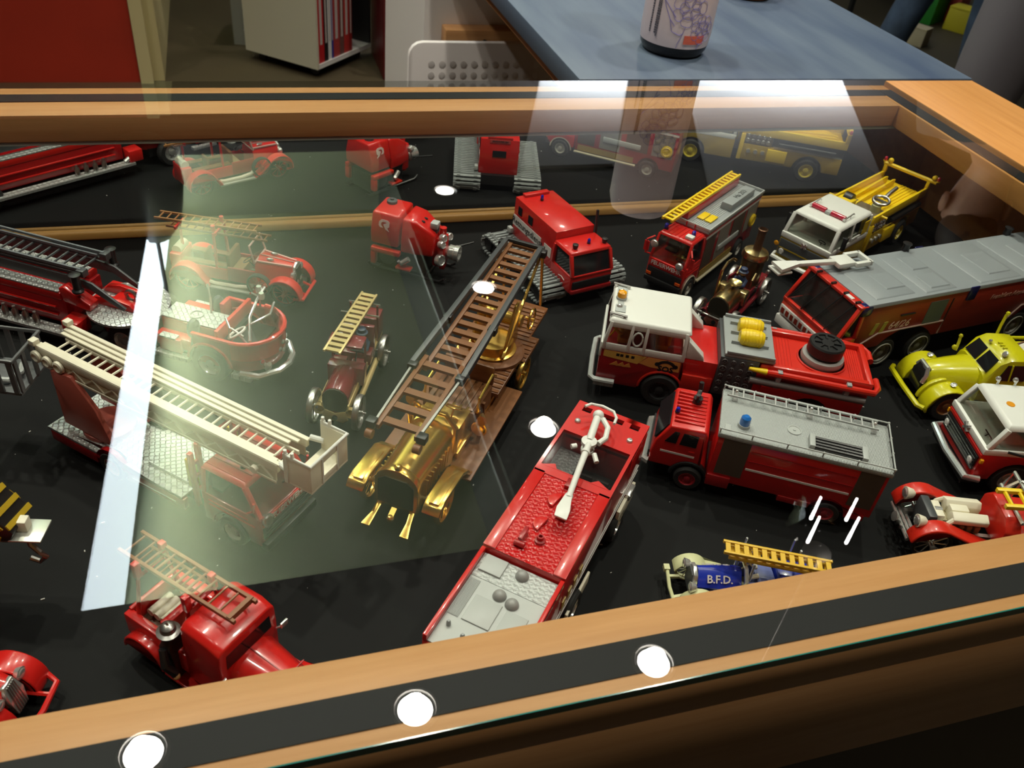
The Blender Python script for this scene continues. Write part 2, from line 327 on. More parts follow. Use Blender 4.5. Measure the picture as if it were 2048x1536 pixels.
# ---------------------------------------------------------------- counter and what stands on it
lino, lt, lb = nt('blue_lino'); tc = lt.nodes.new('ShaderNodeTexCoord'); mp = lt.nodes.new('ShaderNodeMapping'); mp.inputs['Scale'].default_value = (22, 3, 3); mp.inputs['Rotation'].default_value = (0, 0, R_(62))
nz = lt.nodes.new('ShaderNodeTexNoise'); nz.inputs['Scale'].default_value = 1.2; nz.inputs['Detail'].default_value = 7; rp = lt.nodes.new('ShaderNodeValToRGB')
for e, p, c_ in zip(rp.color_ramp.elements, (.3, .72), ((.036, .062, .115, 1), (.088, .125, .17, 1))): e.position = p; e.color = c_
for a, b in ((tc.outputs['Object'], mp.inputs[0]), (mp.outputs[0], nz.inputs['Vector']), (nz.outputs['Fac'], rp.inputs[0]), (rp.outputs[0], lb.inputs['Base Color'])): lt.links.new(a, b)
lb.inputs['Roughness'].default_value = .55
ct = thing('counter', 'blue linoleum counter top adjoining the back of the case', 'counter', .97, 2.4, FLOOR)
MB().box(-.41, .418, -1.04, 1.0, 1.632, 1.672).obj('counter_top', lino, ct, .004)
MB().box(-.385, .40, -1.04, 1.0, 1.60, 1.6315).obj('apron', wood_d, ct)
wp = mat('white_laminate', (.78, .76, .74), .45)
MB().box(-.417, .36, .2, .28, 0, 1.519).obj('side_panel', wp, ct)
MB().box(.3, .36, .285, .99, 0, 1.519).box(-.4, -.34, .285, .99, 0, 1.519).obj('carcass', wp, ct)
rl = MB().box(-.365, .2, .14, .199, 1.316, 1.384).obj('wood_rail', wood_x, ct, .004); MB().cyl((-.245, .138, 1.35), (-.245, .142, 1.35), .008).obj('screw', black_m, rl)
pp = thing('perforated_panel', 'white dimpled plastic panel with rounded corners leaning below the wooden rail', 'panel', .765, 2.40, -.27 - 1.25)
prof = []
for cx, cz, a0 in ((.36, 1.21, 0), (-.26, 1.21, 90), (-.26, .04, 180), (.36, .04, 270)):
    prof += [(cx + .04 * math.cos(R_(a0 + k * 22.5)), cz + .04 * math.sin(R_(a0 + k * 22.5))) for k in range(5)]
MB().prism(prof, -.02, .0, ax=1).obj('board', wp, pp, .004)
dm = MB()
for i in range(20):
    for j in range(14): dm.sph((-.235 + i * .031, -.0205, 1.19 - j * .031), .010, 8, (1, .03, 1))
dm.obj('dimple', wp, pp, kind='stuff')
can = thing('drink_can', 'white can with lilac flower drawings and a black foot on the blue counter', 'can', .802, 1.513, .0025)
MB().lathe([(.048, 0), (.056, .002), (.0625, .012), (.064, .02)], (0, 0, 0), n=40).obj('can_foot', mat('can_black', (.01, .01, .011), .25), can)
MB().lathe([(.0642, .0205), (.066, .04), (.0665, .30), (.060, .325), (.05, .33), (0, .328)], (0, 0, 0), n=48).obj('can_body', mat('can_white', (.60, .53, .56), .42), can)
ca = R_(-118)                       # the can's printed side faces the camera
def cpt(u, v, r=.0672): return (r * math.cos(ca + u), r * math.sin(ca + u), v)
fl = MB()
for fu, fv, R0 in ((.30, .092, .033), (.80, .056, .026), (-.02, .135, .028), (.5, .16, .03)):
    for n, r0, r1, wd in ((7, .45, 1.0, .34), (5, .12, .62, .30)):
        for k in range(n):
            a = k * 2 * math.pi / n + r1; pts = []
            for j in range(14):
                t = 2 * math.pi * j / 14; rr_ = (r0 + r1) / 2 + (r1 - r0) / 2 * math.cos(t) * (1 - .12 * math.cos(3 * t)); sd = wd * math.sin(t)
                x, z = (rr_ * math.cos(a) - sd * math.sin(a)) * R0, (rr_ * math.sin(a) + sd * math.cos(a)) * R0
                pts.append(cpt(fu + x / .0672, fv + z))
            fl.tube(pts, .0005, 4, True)
for pts in ([(-.05, .075), (-.2, .085), (-.42, .10), (-.5, .108), (-.38, .09), (-.2, .07), (-.05, .06)], [(.25, .06), (.2, .045), (.12, .03), (.1, .022)], [(.78, .032), (.72, .026), (.7, .022)], [(-.2, .07), (-.1, .05), (.12, .045), (.2, .048)]):
    fl.tube([cpt(*p) for p in pts], .0006, 4)
fl.obj('flower_drawing', mat('lilac_ink', (.22, .2, .50), .5), can)
lbq = MB(); n_ = 8
lbq.loft([[cpt(.28 + .62 * i / n_, z, r) for z, r in ((.030, .0655), (.045, .0662), (.045, .0676), (.030, .0668))] for i in range(n_ + 1)]).obj('red_label', mat('can_red', (.62, .12, .07), .5), can)
tx = MB(); rr = random.Random(5)
for row, (u, z0, z1) in enumerate(((-.62, .04, .15), (-.56, .035, .14), (-.80, .04, .10))):
    z = z0
    while z < z1:
        h = rr.uniform(.0015, .0035); tx.loft([[cpt(u + d, zz, r) for zz, r in ((z, .0662), (z + h, .0662), (z + h, .0672), (z, .0672))] for d in (0, .022, .045)]); z += h + .0012
tx.obj('small_print', mat('print_ink', (.1, .1, .13), .6), can, kind='stuff')
pot = thing('brown_pot', 'terracotta brown pot at the far side of the counter behind the can', 'pot', 1.17, 1.90, .0025)
MB().lathe([(.05, 0), (.056, .004), (.064, .10), (.06, .10), (.05, .012), (0, .012)], (0, 0, 0), n=28).obj('pot_body', mat('terracotta', (.33, .12, .045), .5), pot)

# ---------------------------------------------------------------- back of the room
struct('wall_partition', MB().box(-.62, -.434, 5.9, RY1, FLOOR, 1.9), mat('beige_paint', (.52, .44, .22), .7))
struct('trim_1', MB().box(-.575, -.50, 5.85, 5.899, FLOOR, 1.9), mat('beige_light', (.62, .53, .28), .6))
struct('wall_red', MB().box(RX0, -.58, 5.872, 5.92, FLOOR, 1.9), mat('red_board', (.42, .03, .012), .5, var=.12, bscale=3))
bk = thing('book_tower', 'white square book tower on castors standing on the floor', 'bookcase', .552, 5.914, FLOOR, 48)
MB().box(-.0, .62, -.0, .60, .07, .10).obj('bottom_board', wp, bk)
MB().box(-.02, -.001, -.0, .60, .07, 2.6).obj('side_panel', mat('cream_board', (.62, .58, .46), .5), bk)
MB().box(.0, .62, .25, .27, .10, 2.6).obj('back_panel', wp, bk)
MB().box(.6, .62, .0, .249, .10, 2.6).obj('end_panel', black_m, bk)
MB().box(.02, .6, .04, .58, .05, .069).obj('base_frame', black_m, bk)
for x, y in ((.06, .08), (.55, .08), (.06, .52), (.55, .52)):
    q = MB().cyl((x - .012, y, .028), (x + .012, y, .028), .028, n=14).obj('castor', black_m, bk); MB().cyl((x, y, .05), (x, y, .056), .02).obj('castor_plate', cup, q)
bx = 0.012; rz = R_(48)
for wd, col, lab in ((.062, (.50, .012, .018), 'thick red book at the left end of the tower shelf'), (.04, (.015, .013, .015), 'black book beside the thick red one'), (.035, (.75, .74, .74), 'white book between the black and the blue spine'),
                     (.018, (.03, .04, .30), 'thin blue book beside the white one'), (.07, (.40, .05, .05), 'dull red wide book in the middle of the shelf'), (.045, (.17, .07, .06), 'brown book right of the dull red one'),
                     (.06, (.48, .035, .03), 'bright red book right of the brown one'), (.03, (.30, .02, .02), 'narrow dark red book near the right end')):
    px, py = .552 + bx * math.cos(rz) - .01 * math.sin(rz), 5.914 + bx * math.sin(rz) + .01 * math.cos(rz)
    b = thing('book', lab + ' of the white book tower', 'book', px, py, FLOOR + .1005, 48, 'books on the tower shelf')
    cm = mat('cover_' + lab, col, .45)
    MB().box(0, .003, 0, .2, 0, .62).box(wd - .003, wd, 0, .2, 0, .62).box(.003, wd - .003, 0, .004, 0, .62).obj('cover', cm, b)
    MB().box(.0032, wd - .0032, .0045, .197, .004, .616).obj('pages', mat('paper', (.7, .66, .58), .8), b)
    MB().box(wd * .3, wd * .7, -.0008, .0, .12, .5).obj('spine_title', mat('spine_pale', (.55, .5, .47), .6), b)
    bx += wd + .004
cr_ = thing('plastic_crate', 'grey plastic crate on the floor behind the white book tower', 'crate', .02, 6.62, FLOOR, -12)
gm = mat('crate_grey', (.30, .30, .27), .5)
MB().box(0, .3, 0, .42, .0, .02).obj('crate_bottom', gm, cr_)
MB().box(0, .3, 0, .02, .021, .1).box(0, .07, 0, .02, .1, .25).box(.23, .3, 0, .02, .1, .25).box(0, .3, 0, .02, .25, .34).box(-.012, .312, -.012, .022, .34, .37).obj('crate_front', gm, cr_)
MB().box(0, .3, .40, .42, .021, .37).obj('crate_back', gm, cr_)
MB().box(0, .02, .021, .399, .021, .37).obj('crate_end', gm, cr_); MB().box(.28, .3, .021, .399, .021, .37).obj('crate_end', gm, cr_)
rc = thing('red_cabinet', 'tall red metal cabinet with shade painted into its colour and a black handle beside the white panel', 'cabinet', .98, 5.9, FLOOR)
MB().box(0, .52, 0, .55, .0, 2.4).obj('cabinet_body', mat('shaded_red_paint', (.16, .008, .01), .35), rc, .01)  # shade on the front is painted in as a darker red
MB().box(.215, .29, -.03, -.001, .32, 2.4).obj('door_edge', mat('bright_red_paint', (.55, .01, .025), .35), rc, .006)
MB().tube([(-.03, -.002, 0.9), (-.02, -.06, .88), (.13, -.06, .60), (.14, -.002, .58)], .022, 8).obj('handle', black_m, rc)
tb = thing('far_table', 'pale blue table edge far behind the counter', 'table', 6.7, 9.0 - .75, FLOOR)
MB().box(-.75, .6, -.55, .5, 1.0, 1.06).obj('table_top', mat('pale_blue', (.45, .55, .62), .5), tb)
for x, y in ((-.7, -.5), (.55, -.5), (-.7, .45), (.55, .45)): MB().box(x - .02, x + .02, y - .02, y + .02, 0, .999).obj('leg', black_m, tb)
for nm, x, y, col, s_, lab in (('box', 7.0, 7.7, (.03, .30, .03), .34, 'green box on the floor behind the jeans'), ('box', 7.35, 7.75, (.45, .03, .02), .28, 'red box on the floor behind the jeans'), ('box', 7.18, 7.35, (.75, .6, .03), .22, 'yellow box on the floor behind the jeans'), ('box', 6.35, 6.9, (.60, .5, .32), .16, 'beige low box on the floor between the jeans')):
    b = thing('carton', lab, 'box', x - .25, y - .1, FLOOR, 30, 'coloured boxes at the back'); mt = mat('carton_' + lab, col, .6)
    MB().box(-s_ / 2, s_ / 2, -s_ / 2, s_ / 2, 0, s_ * .9).obj('carton_body', mt, b, .004); MB().box(-s_ * .51, s_ * .51, -s_ * .51, s_ * .51, s_ * .9, s_).obj('carton_lid', mt, b, .004)
dk = thing('dark_filler_box', 'black box added to darken the gap right of the jeans', 'cabinet', 7.0, 6.3, FLOOR, 20)  # made-up black box filling the dark area behind the counter
MB().box(-.5, .9, -.3, .3, 0, 1.1).obj('cabinet_body', black_m, dk, .01); MB().box(-.48, .88, -.315, -.301, .05, 1.08).obj('filler_front', black_m, dk, .004)

# ---------------------------------------------------------------- people
def skin_mesh(name, chains, mt, parent, sub=2):
    """chains of (x, y, z, radius) in metres; equal points are shared; grown with a skin modifier"""
    vs, es, rad, idx = [], [], [], {}
    for ch in chains:
        prev = None
        for p in ch:
            k = tuple(round(c, 4) for c in p[:3])
            if k not in idx: idx[k] = len(vs); vs.append(p[:3]); rad.append(p[3] if isinstance(p[3], tuple) else (p[3], p[3]))
            if prev is not None and prev != idx[k]: es.append((prev, idx[k]))
            prev = idx[k]
    me = bpy.data.meshes.new(name); me.from_pydata(vs, es, []); o = bpy.data.objects.new(name, me); C.objects.link(o)
    md = o.modifiers.new('skin', 'SKIN'); md.use_smooth_shade = True
    for i, r in enumerate(rad): me.skin_vertices[0].data[i].radius = r
    me.skin_vertices[0].data[0].use_root = True
    o.modifiers.new('sub', 'SUBSURF').levels = sub
    m2 = bpy.data.meshes.new_from_object(o.evaluated_get(bpy.context.evaluated_depsgraph_get())); bpy.data.objects.remove(o)
    m2.materials.clear(); m2.materials.append(mt)
    q = bpy.data.objects.new(name, m2); C.objects.link(q); q.parent = parent; return q
skin_m = mat('skin', (.55, .30, .2), .5); shoe_m = mat('shoe', (.04, .035, .03), .4)
def person(x, y, rz, label, stride, spread, trous, shirt, hairc, fold=True):
    p = thing('person', label, 'person', x, y, FLOOR, rz)
    hips, knee, ank = {}, {}, {}
    for s in (-1, 1):
        hips[s] = (0, s * .09, .90); ank[s] = (stride * s * -1, s * (.09 + spread), .085); knee[s] = (stride * s * -.45 + .03, s * (.095 + spread * .5), .49)
    body = []
    for s in (-1, 1):
        a = ank[s]; body.append([(0, 0, .95, (.13, .10)), (*hips[s], .095), (*knee[s], .06), (a[0], a[1], a[2], .042), (a[0] + .10, a[1] + s * .02, .04, .035), (a[0] + .17, a[1] + s * .03, .03, .028)])
    body.append([(0, 0, .95, (.13, .10)), (0, 0, 1.15, (.15, .10)), (0, 0, 1.36, (.17, .11)), (0, 0, 1.46, .06), (.01, 0, 1.53, .055), (.02, 0, 1.61, (.078, .095)), (.015, 0, 1.70, .07)])
    for s in (-1, 1):
        arm = [(0, 0, 1.36, (.17, .11)), (0, s * .19, 1.39, .055), (.0, s * .25, 1.13, .042), (.22, s * .16, 1.22, .03), (.27, s * .13, 1.235, .035)]
        body.append(arm)
        for f, (dx, L_) in enumerate(((.03, .07), (.012, .08), (-.006, .076), (-.022, .06))):
            body.append([arm[-1], (.31, s * .115, 1.235 + dx, .0095), (.31 + L_ * .5, s * .10, 1.235 + dx, .0085), (.30 + L_ * .85, s * .07, 1.232 + dx, .007)])
        body.append([arm[-1], (.275, s * .10, 1.275, .011), (.30, s * .085, 1.30, .009)])
    skin_mesh('body', body, skin_m, p, 1)
    tr = []
    for s in (-1, 1):
        a = ank[s]; h, k_ = hips[s], knee[s]
        tr.append([(0, 0, .97, (.155, .125)), (h[0], h[1], .86, (.115, .11)), ((h[0] + k_[0]) / 2, (h[1] + k_[1]) / 2, .68, .098), (*k_, .078), ((k_[0] + a[0]) / 2 - .015, (k_[1] + a[1]) / 2, .29, .072), (a[0], a[1], .10, .064)])
    skin_mesh('trousers', tr, trous, p)
    sh = [[(0, 0, .93, (.155, .125)), (0, 0, 1.15, (.165, .12)), (0, 0, 1.36, (.185, .125)), (0, 0, 1.45, .075)]]
    for s in (-1, 1): sh.append([(0, 0, 1.36, (.185, .125)), (0, s * .19, 1.39, .068), (.0, s * .25, 1.13, .056), (.18, s * .18, 1.20, .044)])
    skin_mesh('shirt', sh, shirt, p)
    for s in (-1, 1):
        a = ank[s]; skin_mesh('shoe', [[(a[0] - .05, a[1], .045, .045), (a[0] + .06, a[1] + s * .01, .042, .042), (a[0] + .16, a[1] + s * .03, .032, .032)]], shoe_m, p, 2)
    skin_mesh('hair', [[(-.04, 0, 1.60, .07), (-.01, 0, 1.70, (.085, .09)), (.04, 0, 1.745, .055)]], hairc, p)
    
    for s in (-1, 1): MB(1).sph((.105, s * .033, 1.635), .011, 10).obj('eye', mat('eye_dark', (.05, .04, .04), .2), p)
    MB(1).sph((.118, 0, 1.605), .016, 10, (1, .8, 1.5)).obj('nose', skin_m, p); MB(1).sph((.105, 0, 1.565), .022, 10, (.5, 1.1, .3)).obj('mouth', mat('lip', (.45, .16, .14), .5), p)
    for s in (-1, 1): MB(1).sph((.01, s * .082, 1.61), .03, 10, (.6, .35, 1)).obj('ear', skin_m, p)
    return p
denim = mat('denim', (.055, .085, .14), .85, var=.5, bscale=9); hair_m = mat('hair_brown', (.05, .03, .02), .6)
person(5.12, 5.52, 10, 'person in faded blue jeans walking behind the counter', .15, .04, denim, mat('navy_cloth', (.03, .04, .07), .9), hair_m)
person(3.26, 2.86, 65, 'person in plain dark grey trousers standing right of the counter', .02, .03, mat('grey_cloth', (.13, .122, .135), .9, bump=.2, bscale=200), mat('grey_jumper', (.10, .095, .10), .9), hair_m)
# ---------------------------------------------------------------- toy materials
red = mat('red_enamel', (.60, .014, .011), .28, coat=.6); ored = mat('orange_red', (.62, .022, .010), .32, coat=.4); dred = mat('deep_red', (.36, .008, .010), .3, coat=.5)
maroon = mat('maroon_tin', (.17, .010, .017), .25, coat=.6); white = mat('white_plastic', (.78, .78, .74), .35); cream = mat('cream_plastic', (.80, .75, .60), .42)
gold = mat('gold_plate', (.86, .55, .13), .25, .9); brass = mat('brass_tin', (.66, .52, .24), .26, 1); brassp = mat('brass_print', (.60, .46, .20), .35, .35)
brown = mat('brown_plastic', (.20, .078, .026), .45); ribbed = mat('brown_deck', (.19, .07, .022), .4); chrome = mat('chrome', (.74, .74, .72), .2, .72); steel = mat('dull_steel', (.45, .44, .42), .35, 1)
grey = mat('grey_plastic', (.30, .32, .325), .45); lgrey = mat('pale_grey', (.44, .46, .45), .42); dgrey = mat('dark_grey', (.06, .065, .07), .4); black = mat('black_plastic', (.014, .014, .015), .35)
tyre = mat('tyre', (.016, .016, .016), .7); yellow = mat('yellow_plastic', (.86, .60, .012), .35); lime = mat('lime_enamel', (.60, .56, .006), .28, coat=.5); amber = mat('amber_lens', (.85, .36, .01), .2)
blue_l = mat('blue_lens', (.012, .02, .40), .18, coat=.5); red_l = mat('red_lens', (.55, .015, .05), .18, coat=.5); royal = mat('royal_blue', (.012, .03, .36), .25, coat=.6); pblue = mat('pale_blue_plastic', (.13, .16, .38), .4)
dark_int = mat('dark_cabin', (.035, .03, .028), .6); tan = mat('tan_seat', (.30, .17, .07), .5); window = mat('dark_window', (.012, .014, .016), .08); shutter = mat('shutter_brown', (.085, .06, .042), .5)
sil_tread = tread('silver_tread', (.55, .56, .55), .34, .6, 1000, .9, True); red_tread = tread('red_tread', (.56, .010, .010), .2, 0, 2000, .6); gry_tread = tread('grey_tread', (.46, .48, .47), .4, .2, 2200, .5); grid_tread = tread('grey_grid', (.37, .39, .385), .42, 0, 3400, .35)
pane = pane_mat('toy_window', (.70, .71, .68), 1.3); tint_w = mat('white_print', (.72, .70, .68), .5); lettering = mat('white_letter', (.78, .70, .68), .45); gold_print = mat('gold_print', (.55, .40, .12), .4)
skin_t = mat('toy_skin', (.55, .30, .12), .4); navy = mat('navy_toy', (.02, .035, .09), .4); ablue = mat('azure_lens', (.02, .16, .55), .15, coat=.6)
hose_m = mat('hose_cream', (.62, .58, .46), .6)

# ---------------------------------------------------------------- toy part builders
def arc(c, r, a0, a1, n=8): return [(c[0] + r * math.cos(R_(a0 + (a1 - a0) * k / n)), c[1] + r * math.sin(R_(a0 + (a1 - a0) * k / n))) for k in range(n + 1)]
def sideprof(x0, x1, zb, top, arches=()):
    """side outline: bottom with wheel arches (x, radius, axle height), then the given top points from front to back"""
    p = [(x0, zb)]
    for xc, r, za in sorted(arches):
        d = math.sqrt(max(1, r * r - (zb - za) ** 2)); a = math.degrees(math.atan2(zb - za, d)); p += arc((xc, za), r, 180 - a, a, 10)
    return p + [(x1, zb)] + list(top)
WM = {}
def wheel(P, x, y, r, w_, side, style='disc', tm=tyre, hm=chrome, z=None):
    """tyre with its own hub or spokes; side +1 left, -1 right"""
    k = (r, w_, style, tm.name, hm.name)
    if k not in WM:
        q = T()
        if style == 'spoke':
            q.lathe([(r * .86, -w_ / 2), (r * .97, -w_ / 2), (r, -w_ * .3), (r, w_ * .3), (r * .97, w_ / 2), (r * .86, w_ / 2)], (0, 0, 0), (0, 1, 0), 28, True)
            a = q.mesh('wheel', tm)
            q = T(); n = 10
            for i in range(n): t = 6.2832 * i / n; q.tube([(0, 0, 0), (r * .88 * math.cos(t), 0, r * .88 * math.sin(t))], r * .035, 5)
            q.cyl((0, -w_ * .8, 0), (0, w_ * .8, 0), r * .14, n=12); q.torus((0, 0, 0), (0, 1, 0), r * .84, r * .035, 24, 5)
            b = q.mesh('spoked_hub', hm)
        else:
            q.lathe([(r * .62, -w_ / 2), (r * .9, -w_ / 2), (r, -w_ * .32), (r, w_ * .32), (r * .9, w_ / 2), (r * .62, w_ / 2), (r * .6, w_ * .3)], (0, 0, 0), (0, 1, 0), 28, True)
            a = q.mesh('wheel', tm)
            q = T(); q.lathe([(r * .63, -w_ * .4), (r * .63, w_ * .44), (r * .56, w_ * .48), (r * .5, w_ * .2), (r * .25, w_ * .16), (r * .22, w_ * .42), (r * .12, w_ * .46), (0, w_ * .46)], (0, 0, 0), (0, 1, 0), 24)
            for i in range(6): t = 6.2832 * i / 6; q.sph((r * .38 * math.cos(t), w_ * .2, r * .38 * math.sin(t)), r * .05, 6)
            b = q.mesh('hub', hm)
        WM[k] = (a, b)
    a, b = WM[k]; o = bpy.data.objects.new('wheel', a); C.objects.link(o); o.parent = P; o.location = mm(x, y, r if z is None else z)
    if side < 0: o.rotation_euler = (0, 0, math.pi)
    h = bpy.data.objects.new(b.name.split('.')[0], b); C.objects.link(h); h.parent = o; return o
def wheels(P, xs, hw, r, w_, style='disc', tm=tyre, hm=chrome):
    for x in xs:
        for s in (-1, 1): wheel(P, x, s * hw, r, w_, s, style, tm, hm)
    for x in xs: T().cyl((x, -hw, r), (x, hw, r), r * .1, n=8).obj('axle', steel, P)
def ladder(P, p0, p1, w_, up=(0, 0, 1), rail=(3, 5), n=12, rungd=2, mt=yellow, name='ladder', rung_m=None, flat=False):
    """two rails with each rung a piece of its own"""
    p0, p1, up = Vector(p0), Vector(p1), Vector(up); d = (p1 - p0).normalized(); s = up.cross(d).normalized(); q = T()
    for k in (-1, 1): q.bar(p0 + s * k * w_ / 2, p1 + s * k * w_ / 2, rail[0], rail[1], up)
    o = q.obj(name, mt, P, bevel=.3); q = T(); me = None
    a, b = -s * (w_ / 2 - rail[0] / 2), s * (w_ / 2 - rail[0] / 2)
    if flat: q.bar(a, b, rungd * 2, rungd * .8, up)
    else: q.tube([a, b], rungd / 2, 6)
    me = q.mesh('rung', rung_m or mt)
    L_ = (p1 - p0).length
    for i in range(n):
        r = bpy.data.objects.new('rung', me); C.objects.link(r); r.parent = o; r.location = (p0 + d * L_ * (i + .5) / n) * U * .001
    return o
def beacon(P, c, r, h, mt=blue_l, base=black, name='beacon'):
    o = T().lathe([(r * 1.15, 0), (r * 1.15, h * .25), (0, h * .25)], c, n=14).obj(name, base, P)
    T().lathe([(r * .95, h * .25), (r, h * .5), (r * .9, h * .85), (r * .5, h), (0, h * 1.02)], c, n=14).obj('beacon_lens', mt, o); return o
def cab(P, x0, x1, w_, zb, zw, zr, rake, lower, upper, arches=(), tap=3, pil=4, glass=None, belt=None, roof_b=2.5, crown=3, roof_ribs=0, rear_glass=True, seat=dark_int, wheel_x=None, mids=()):
    """see-through cab: skirt with arches, corner posts, roof, panes, seats and steering wheel"""
    glass = glass or pane; h = w_ / 2
    T().prism(sideprof(x0, x1, zb, [(x1, zw), (x0, zw)], arches), -h, h).obj('cab_body', lower, P, bevel=1.2)
    xr = x1 - rake; hu = h - tap; pw = lambda *a: T().bar(*a).obj('window_post', upper, P, bevel=.8)
    for s in (-1, 1):
        pw((x1 - pil / 2, s * (h - pil / 2), zw - .2), (xr - pil / 2, s * (hu - pil / 2), zr - 1), pil, pil, (1, 0, 0)); pw((x0 + pil / 2, s * (h - pil / 2), zw - .2), (x0 + pil / 2 + 1, s * (hu - pil / 2), zr - 1), pil, pil, (1, 0, 0))
        for mx in mids: pw((mx, s * (h - pil / 2), zw - .2), (mx, s * (hu - pil / 2), zr - 1), pil * .8, pil, (1, 0, 0))
    if belt: T().box(x0 - .4, x1 + .4, -h - .4, h + .4, zw - 2, zw + .6).obj('window_sill', upper, P, bevel=.6)
    rf = T().box(x0, xr + 1, -hu, hu, zr - 2.5, zr + crown, tx=crown * .9, ty=crown * .9).obj('roof', upper, P, bevel=roof_b)
    for k in range(roof_ribs): y = -hu + 6 + (2 * hu - 12) * k / max(1, roof_ribs - 1); T().box(x0 + 4, xr - 3, y - 1.2, y + 1.2, zr + crown - .4, zr + crown + .8, tx=.8, ty=.5).obj('roof_rib', upper, rf)
    t = .5
    T().vf([(x1 - 1.5, -h + pil - 1, zw), (x1 - 1.5, h - pil + 1, zw), (xr - 1.5, hu - pil + 1, zr - 2), (xr - 1.5, -hu + pil - 1, zr - 2), (x1 - 2, -h + pil - 1, zw), (x1 - 2, h - pil + 1, zw), (xr - 2, hu - pil + 1, zr - 2), (xr - 2, -hu + pil - 1, zr - 2)],
           [(0, 1, 2, 3), (7, 6, 5, 4), (0, 4, 5, 1), (1, 5, 6, 2), (2, 6, 7, 3), (3, 7, 4, 0)]).obj('windscreen', glass, P)
    for s in (-1, 1):
        a, b = s * (h - 1.2), s * (hu - 1.2); c, d = a - s * .5, b - s * .5
        T().vf([(x0 + 2, a, zw), (x1 - 3, a, zw), (xr - 3, b, zr - 2), (x0 + 2, b, zr - 2), (x0 + 2, c, zw), (x1 - 3, c, zw), (xr - 3, d, zr - 2), (x0 + 2, d, zr - 2)],
               [(0, 1, 2, 3), (7, 6, 5, 4), (0, 4, 5, 1), (1, 5, 6, 2), (2, 6, 7, 3), (3, 7, 4, 0)]).obj('side_window', glass, P)
    T().box(x0 + 1, x0 + 1.6, -h + pil, h - pil, zw, zr - 2).obj('rear_window', window if not rear_glass else glass, P)
    for s in (-1, 1): T().box(x0 + 5, x0 + 19, s * h * .48 - h * .3, s * h * .48 + h * .3, zw - .5, zw + 3).box(x0 + 4, x0 + 8, s * h * .48 - h * .3, s * h * .48 + h * .3, zw + 3, zw + (zr - zw) * .6).obj('seat', seat, P, bevel=1)
    T().torus((x1 - 12, h * .45, zw + 6), (-.7, 0, .7), 6, .8, 18, 6).cyl((x1 - 6, h * .45, zw), (x1 - 12, h * .45, zw + 6), .7, n=6).obj('steering_wheel', black, P)
    return rf
def lamp(P, c, d, r, l_, body=chrome, lens=tint_w, name='headlamp'):
    c, d = Vector(c), Vector(d).normalized()
    o = T().lathe([(r * .3, -l_), (r * .75, -l_ * .75), (r, -l_ * .2), (r * 1.06, 0), (r * .9, .2)], c, d, 16).obj(name, body, P)
    T().lathe([(r * .88, .1), (r * .7, r * .22), (0, r * .34)], c, d, 16).obj('lens', lens, o); return o
def fender(P, xc, za, r, y0, y1, a0, a1, th, mt, tail=None, name='fender'):
    """mudguard: swept arc over a wheel, with an optional run-out towards the running board"""
    out = arc((xc, za), r, a0, a1, 12); inn = arc((xc, za), r - th, a1, a0, 12)
    if tail: out = out + [tail]; inn = [(tail[0], tail[1] - th)] + inn
    return T().prism(out + inn, y0, y1).obj(name, mt, P, bevel=min(1, th * .35))
def rail(P, pts, r, posts=(), mt=lgrey, name='handrail', base=None):
    o = T().tube(pts, r, 6).obj(name, mt, P)
    for p in posts: T().cyl((p[0], p[1], base), p, r * .9, n=6).sph(p, r * 1.7, 8).obj('rail_post', mt, o)
    return o
# ================================================================ toys in the case
FZ = -.2                                  # the black base of the case
def toy(name, label, cat, x, y, th, group='toy fire engines in the case'): return thing(name, label, cat, x, y, FZ, th, group)

